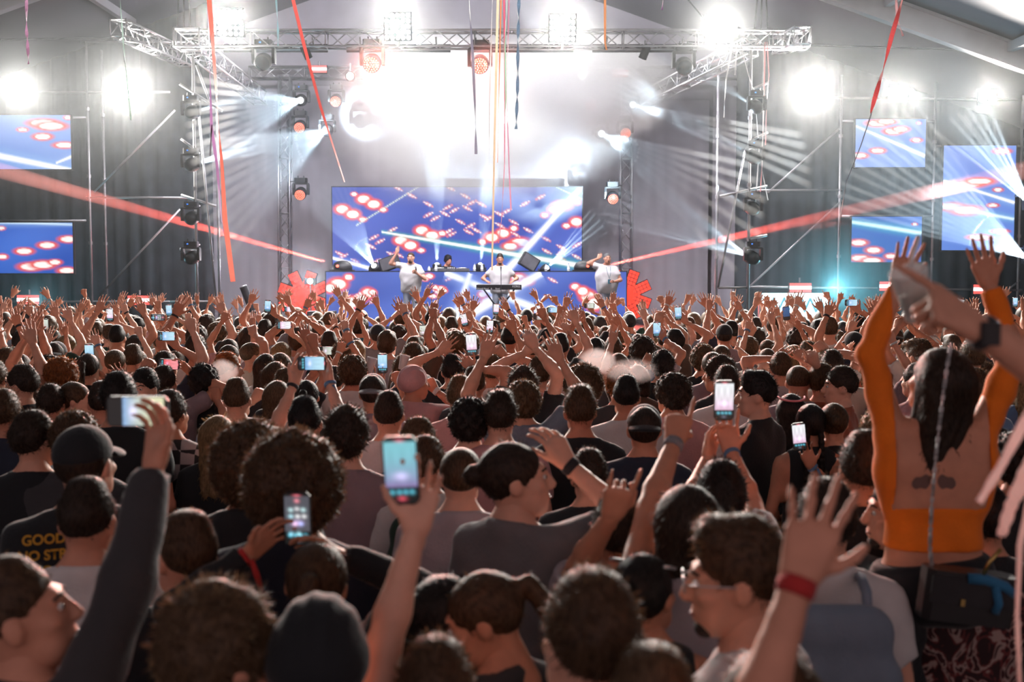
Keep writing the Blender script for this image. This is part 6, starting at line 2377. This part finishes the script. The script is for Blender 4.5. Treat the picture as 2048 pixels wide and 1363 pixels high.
# ------------------------------------------------------------------ flat print on clothes
def print_on(root, shirt, body, size, m, x, z, rotz=0.0, sx=1.0, gap=1.25):
    """lettering laid onto the back of a shirt"""
    from mathutils.bvhtree import BVHTree
    me = shirt.data
    bv = BVHTree.FromPolygons([v.co.copy() for v in me.vertices], [tuple(q.vertices) for q in me.polygons])
    cu = bpy.data.curves.new('lettering', 'FONT')
    cu.body, cu.size, cu.align_x, cu.align_y, cu.space_line = body, size, 'CENTER', 'CENTER', gap
    cu.offset = size * .025
    tmp = bpy.data.objects.new('lettering', cu)
    COL.objects.link(tmp)
    dg = bpy.context.evaluated_depsgraph_get()
    tm = bpy.data.meshes.new_from_object(tmp.evaluated_get(dg))
    bpy.data.objects.remove(tmp)
    import bmesh
    bm = bmesh.new()
    bm.from_mesh(tm)
    bmesh.ops.triangulate(bm, faces=bm.faces[:])
    bmesh.ops.subdivide_edges(bm, edges=[e for e in bm.edges if e.calc_length() > .03], cuts=1)
    for v in bm.verts:
        q = Vector((x + v.co.x * sx, -1, z + v.co.y))
        hit = bv.ray_cast(q, Vector((0, 1, 0)))
        v.co = (q.x, (hit[0].y if hit[0] is not None else -.1) - .005, q.z)
    bm.to_mesh(tm)
    bm.free()
    tm.materials.clear()
    tm.materials.append(MATS[m])
    return link('lettering', tm, root)


mat('print_yellow', lin(214, 160, 50), .7)
mat('print_pale', lin(170, 160, 150), .7)
print_on(GOOD[0], GOOD[1], 'GOOD S\nNO STRES\n  MOOD', .040, 'print_yellow', -.105, 1.385, sx=1.0, gap=1.15)
print_on(r if False else sh_haw.parent, sh_haw, 'KA HAWAII', .055, 'print_pale', 0, 1.33)

# things worn on the back
def strap_pack(px, py, d, lab, col='green'):
    P = at(px, py, d)
    t = thing('backpack', lab, 'backpack', P)
    g = Grid((-.20, -.16, -.30), (.20, .08, .26), .014)
    g.cone((-.075, -.02, .12), (.075, -.02, .12), .085, .085, .05, sy=.8)
    g.cone((-.085, -.02, -.02), (.085, -.02, -.02), .10, .10, .05, sy=.85, fn=lambda x, y, z: -.003 * np.sin(30 * z + 6 * x))
    g.cone((-.08, -.02, -.17), (.08, -.02, -.17), .095, .095, .05, sy=.85)
    g.ell((0, -.10, -.12), (.10, .03, .09), .02)
    v, f = g.mesh()
    o = link('pack', npmesh('pack', v, f, MATS['cloth_obj']), t)
    o.color = (*CLOTH[col], 1)
    for s_ in (-1, 1):
        o = MB().path([(s_ * .085, -.02, .16), (s_ * .095, .03, .225), (s_ * .10, .10, .250), (s_ * .10, .17, .235)], .016, 8).build('strap', MATS['cloth_obj'], t, True)
        o.color = (*CLOTH[col], 1)


bpx = [o for o in bpy.data.objects if o.get('label', '').startswith('man with a white t-shirt and a dark')][0]
pb = bpx.matrix_world @ Vector((0, -.19, 1.24))
q_ = proj(pb)
strap_pack(q_[0], q_[1], pb.y, 'dark green backpack on the back of the man in white')
pb = BLUEPACK.matrix_world @ Vector((-.02, -.19, 1.25))
q_ = proj(pb)
strap_pack(q_[0], q_[1], pb.y, 'grey-blue backpack on the white shirt behind the wide open hand', 'steel')

# ------------------------------------------------------------------ performers
def performer(px, py, d, H, label, rot, R, L, hair, hc, shirtcol, build=1.1, beard=False, mouth=False, shirt='tee', legs=True, z0=SZ, hpitch=0.0, hyaw=0.0, trouser=(.36, .40, .48)):
    r, a, M, sh = person(px, py, H, label, hair, hc, shirt, shirtcol, rot=rot, hyaw=hyaw, hpitch=hpitch, R=R, L=L, face=True, beard=beard, mouth=mouth, d=d, z0=z0, lod=1, build=build, legs=legs, group='performers on stage', waist=.84)
    for c in r.children:
        if c.name.startswith('trousers'):
            c.data = LEGS_PALE
    return r, a, M


mat('pale_trousers', (.34, .38, .46), .8, noise=.12, nscale=10)
LEGS_PALE = LEGS.copy()
LEGS_PALE.materials[0] = MATS['pale_trousers']
PD = 26.2
r1, a1, M1 = performer(822, 524, PD, 1.80, 'singer in a loose white shirt raising one arm with a microphone at his mouth', math.pi - .1, R=(796, 500, 'flat', dict(dd=-.1, hint=(1, .1, -.4))),
                       L=(826, 541, 'fist', dict(dd=-.28, palm=(0, -1, 0), straight=.9, hint=(-.8, 0, -1))), hair='bald', hc='brown', shirtcol='white', build=1.35, beard=True, mouth=True)
mp = M1 @ a1[-1]['W'] + Vector((0.0, -.02, .10))
t = thing('microphone', 'dark hand microphone held to the mouth of the singer', 'microphone', mp, (.6, 0, 0))
MB().lathe([(.012, -.14), (.016, 0), (.017, .01)], 10).build('handle', MATS['black'], t, True)
MB().lathe([(.018, .01), (.025, .025), (.025, .045), (.012, .062)], 12).build('grille', MATS['alu'], t, True)
r2, a2, M2 = performer(1000, 531, PD + .35, 1.76, 'keyboard player in a white shirt with rolled sleeves singing', math.pi, R=(975, 566, 'claw', dict(dd=-.30, palm=(0, 0, -1), straight=1.0, hint=(.9, .2, -1))),
                       L=(1024, 566, 'claw', dict(dd=-.30, palm=(0, 0, -1), straight=1.0, hint=(-.9, .2, -1))), hair='fade', hc='dark', shirtcol='white', build=1.2, beard=True)
r3, a3, M3 = performer(1214, 531, PD + .1, 1.78, 'heavy-set performer in a white t-shirt with one arm lifted', math.pi + .2, R=(1203, 514, 'claw', dict(dd=-.05, hint=(1, 0, -.1))),
                       L=(1226, 569, 'fist', dict(dd=-.34, palm=(0, 0, 1), straight=1.0, hint=(-1, .2, -1))), hair='bald', hc='grey', shirtcol='white', build=1.55, beard=False, mouth=True)
o = MB().path([M3.inverted() @ (M3 @ Vector((-.05, .10, 1.45))), (-.035, .17, 1.30), (0, .19, 1.18), (.035, .17, 1.30), (.05, .10, 1.45)], .006, 6).box((0, .20, 1.12), (.07, .008, .10)).build('lanyard', MATS['cloth_obj'], r3)
o.color = (.05, .18, .25, 1)
performer(895, 523, 29.45, 1.76, 'musician in dark clothes behind the player decks', math.pi + .4, None, None, 'messy', 'black', 'black', build=1.0, legs=True, z0=SZ, hpitch=-.2, hyaw=.2)

# ------------------------------------------------------------------ people of the farther rows
ARM = {                                        # (side: wrist in local metres, pose, palm, elbow hint)
    'down': {},
    'one hand up': {1: ((.22, .10, 1.93), 'open', (0, 1, 0), None)},
    'left hand up': {-1: ((-.20, .12, 1.94), 'wide', (0, 1, 0), None)},
    'both hands up': {1: ((.24, .10, 1.90), 'open', (-.2, 1, 0), None), -1: ((-.22, .12, 1.92), 'open', (.2, 1, 0), None)},
    'fist up': {1: ((.17, .14, 1.94), 'fist', (0, 1, 0), None)},
    'finger up': {1: ((.14, .14, 1.95), 'point', (0, 1, 0), None)},
    'left finger up': {-1: ((-.15, .16, 1.95), 'rock', (0, 1, 0), None)},
    'hands together': {1: ((.08, .16, 1.86), 'claw', (-1, .3, 0), (1, 0, -.1)), -1: ((-.08, .16, 1.86), 'claw', (1, .3, 0), (-1, 0, -.1))},
    'filming': {1: ((.05, .20, 1.83), 'hold', (0, -1, 0), (1, -.2, -.4))},
    'bent arm': {1: ((.26, .22, 1.62), 'claw', (-.6, .6, 0), (.7, -.3, -1))},
    'clapping': {1: ((.05, .30, 1.70), 'flat', (-1, .2, 0), (1, -.1, -.6)), -1: ((-.05, .30, 1.70), 'flat', (1, .2, 0), (-1, -.1, -.6))},
    'wave': {1: ((.34, .06, 1.84), 'wide', (-.3, 1, 0), None), -1: ((-.30, .10, 1.80), 'wide', (.3, 1, 0), None)},
}
PHRASE = {'down': 'arms down', 'one hand up': 'right hand raised open', 'left hand up': 'left hand spread high', 'both hands up': 'both hands raised', 'fist up': 'a fist raised', 'finger up': 'one finger pointing up',
          'left finger up': 'a horned hand raised', 'hands together': 'hands joined overhead', 'filming': 'a hand raised filming', 'bent arm': 'a bent raised arm', 'clapping': 'clapping overhead', 'wave': 'both arms spread wide'}
TPL = {}


def template(pose, lod, shirt='tee', female=False):
    key = (pose, lod, shirt, female)
    if key in TPL:
        return TPL[key]
    arms = {}
    for side in (1, -1):
        if side in ARM[pose]:
            w, hp, palm, hint = ARM[pose][side]
            arms[side] = arm_to(side, Vector(w), hp, palm, hint, .7, 0, female)
        else:
            arms[side] = arm_rest(side, .6, female)
    h, hh, hd = ((.026, .0092, .0120), (.032, .0112, .0155), (.050, .0165, .0240))[lod]
    body, cloth = make_body(arms, shirt, h, hh, hd, female=female, headM=head_matrix(0, 0))
    TPL[key] = (body, cloth, npmesh('person', body[0], body[1], MATS['skin']) if lod < 2 else None, npmesh('shirt', cloth[0], cloth[1], MATS['cloth_obj']) if lod < 2 else None, arms)
    return TPL[key]


HSET = [('short', 'dark'), ('short', 'brown'), ('fade', 'dark'), ('fade', 'black'), ('short', 'black'), ('messy', 'brown'), ('curly', 'dark'), ('quiff', 'brown'), ('long', 'brown'), ('long', 'dark'), ('buzz', 'brown'),
        ('short', 'light'), ('bun', 'dark'), ('ponytail', 'brown'), ('long', 'blond'), ('messy', 'dark'), ('capback', 'dark'), ('cap', 'dark'), ('bob', 'dark'), ('curly', 'light')]
SSET = ['black', 'black', 'white', 'blue', 'rust', 'green', 'brown', 'black', 'white', 'charcoal', 'navy', 'lavender', 'grey', 'white', 'steel', 'pink', 'mauve', 'cream', 'black', 'teal']
HAIRNAME = {'short': 'short {} hair', 'fade': 'cropped {} hair', 'messy': 'tousled {} hair', 'curly': 'curly {} hair', 'quiff': 'swept-up {} hair', 'long': 'long {} hair', 'buzz': 'buzzed {} hair', 'bun': '{} hair in a bun',
            'ponytail': 'a {} ponytail', 'capback': 'a dark cap', 'cap': 'a dark cap', 'bob': 'a {} bob'}
FR = random.Random(21)
cand = []
tries = 0
while len(cand) < 600 and tries < 60000:
    tries += 1
    d = 6.1 + (17.6 - 6.1) * math.sqrt(FR.random() * .93 + .07 * FR.random())
    x = FR.uniform(-.53, .53) * d
    md = .47 if d < 9 else .49
    if any((x - q[0]) ** 2 + (d - q[1]) ** 2 < md * md for q in PEOPLE):
        continue
    PEOPLE.append((x, d))
    cand.append((d, x))
cand.sort(key=lambda q: (abs(q[1]) > .465 * q[0], q[0]))      # those beside the picture come last
n_named = len([o for o in bpy.data.objects if o.get('category') == 'person'])
NIND = 300 - n_named
print('named', n_named, 'candidates', len(cand))
poses = ['down'] * 26 + ['one hand up'] * 9 + ['left hand up'] * 7 + ['both hands up'] * 9 + ['fist up'] * 5 + ['finger up'] * 6 + ['left finger up'] * 3 + ['hands together'] * 3 + ['filming'] * 8 + ['bent arm'] * 4 + ['clapping'] * 4 + ['wave'] * 3
stuff_b, stuff_h, stuff_s = [], [], []
USED = set()
PSTY = ['white', 'blue', 'teal', 'pale', 'navy', 'white', 'dark', 'blue']
nph = 0
for i, (d, x) in enumerate(cand):
    pose = FR.choice(poses[8:])
    if d <= 7.6 and FR.random() < .55:
        pose = 'down'
    for _ in range(60):
        hair, hc = FR.choice(HSET)
        sc = FR.choice(SSET)
        if i >= NIND or (hair.replace('capback', 'cap'), hc, sc, pose) not in USED:
            break
    fem = hair in ('long', 'bun', 'ponytail', 'bob')
    Hh = FR.gauss(1.66 if fem else 1.76, .045)
    if d <= 7.6:
        Hh = min(Hh, 1.72)
    USED.add((hair.replace('capback', 'cap'), hc, sc, pose))
    rz = FR.gauss(0, .28)
    s = Hh / 1.75
    M = Matrix.Translation((x, d, 0)) @ Matrix.Rotation(rz, 4, 'Z') @ Matrix.Scale(s, 4)
    if i < NIND:
        lod = 0 if d < 9.5 else 1
        body, cloth, bm_, cm_, arms = template(pose, lod, 'tee', fem)
        root = link('person', bm_)
        root.matrix_world = M
        root.color = (*FR.choice(SKIN), 1)
        w = {'charcoal': 'dark grey', 'mauve': 'dull mauve', 'steel': 'steel blue'}.get(sc, sc)
        tag(root, 'person with %s in a %s t-shirt, %s' % (HAIRNAME[hair].format({'light': 'fair'}.get(hc, hc)), w, PHRASE[pose]), 'person', 'people in the crowd')
        o = link('shirt', cm_, root)
        o.color = (*CLOTH[sc], 1)
        link('trousers', LEGS, root)
        hy = FR.gauss(0, .3)
        put_hair(root, hair, HAIRCOL[hc], head_matrix(0, 0), CLOTH['black'], d > 10)
        for side in ARM[pose]:
            if FR.random() < .3:
                a = arms[side]
                dn = (a['W'] - a['E']).normalized()
                ring_band('wristband', root, a['W'] - dn * .012, dn, .030, .016, FR.choice((BLUE, BLK, WHT, BLK)))
    else:
        body, cloth, _, _, arms = template(pose, 2, 'tee', fem)
        Mn = np.array(M)
        stuff_b.append((body[0] @ Mn[:3, :3].T + Mn[:3, 3], body[1], FR.choice(SKIN)))
        stuff_s.append((cloth[0] @ Mn[:3, :3].T + Mn[:3, 3], cloth[1], CLOTH[sc]))
        stuff_h.append((hair, hc, M @ head_matrix(0, 0)))
    if pose == 'filming' and d < 17:
        a = arms[1]
        hpt = M @ (a['W'] + a['M'] @ Vector((0, .030, .115)))
        land = FR.random() < .2
        px_, py_ = proj(hpt)
        sty = FR.choice(PSTY)
        nm = {'white': 'bright white', 'blue': 'sky blue', 'teal': 'teal', 'pale': 'pale grey', 'navy': 'deep blue', 'dark': 'dark'}[sty]
        phone(px_, py_, hpt.y, sty, ('%s phone held %s by the person with %s in %s' % (nm, 'sideways' if land else 'upright', HAIRNAME[hair].format({'light': 'fair'}.get(hc, hc)), w) if i < NIND else '%s phone held %s over the heads nearest the stage' % (nm, 'sideways' if land else 'upright')), roll=math.pi / 2 if land else FR.gauss(0, .1), tilt=.05)
        nph += 1
print('far phones', nph, 'stuff people', len(stuff_b))


def joined(name, parts, mname, label, cat):
    vs, fs, cs, n = [], [], [], 0
    for v, f, c in parts:
        vs.append(v)
        fs.append(f + n)
        n += len(v)
        cs.append(np.tile(np.array((*c, 1.0)), (len(v), 1)))
    me = npmesh(name, np.concatenate(vs), np.concatenate(fs), MATS[mname])
    at_ = me.color_attributes.new('Col', 'FLOAT_COLOR', 'POINT')
    at_.data.foreach_set('color', np.concatenate(cs).astype(np.float32).ravel())
    return me


mat('skin_far', attr='Col', rough=.5, spec=.35)
mat('cloth_far', attr='Col', rough=.85, sheen=.2)
mat('hair_far', attr='Col', rough=.55, noise=.4, nscale=60)
if stuff_b:
    cr = link('crowd', joined('crowd', stuff_b, 'skin_far', '', ''))
    cr['kind'] = 'stuff'
    tag(cr, 'dense far crowd of heads and raised hands before the stage', 'crowd')
    o = link('shirts', joined('shirts', stuff_s, 'cloth_far', '', ''), cr)
    o['kind'] = 'stuff'
    hp = []
    far_hair = {}
    for hair, hc, M in stuff_h:
        if hair not in far_hair:
            grow = HAIRSPEC[hair][0] + .006
            g = Grid((-.17, -.26, -.30), (.17, .17, .20), .02)
            g.ell((0, -.020, .034), (.077 + grow, .097 + grow, .092 + grow), .01)
            g.clip(lambda x, y, z: -(z - .6 * y + .02), .01)
            if hair in ('long', 'ponytail', 'bob'):
                g.cone((0, -.06, .03), (0, -.09, -.20 if hair == 'long' else -.08), .075, .05, .03)
            far_hair[hair] = g.mesh()
        v, f = far_hair[hair]
        Mn = np.array(M)
        col = CLOTH['black'] if 'cap' in hair else HAIRCOL[hc]
        hp.append((v @ Mn[:3, :3].T + Mn[:3, 3], f, col))
    o = link('hair', joined('hair', hp, 'hair_far', '', ''), cr)
    o['kind'] = 'stuff'
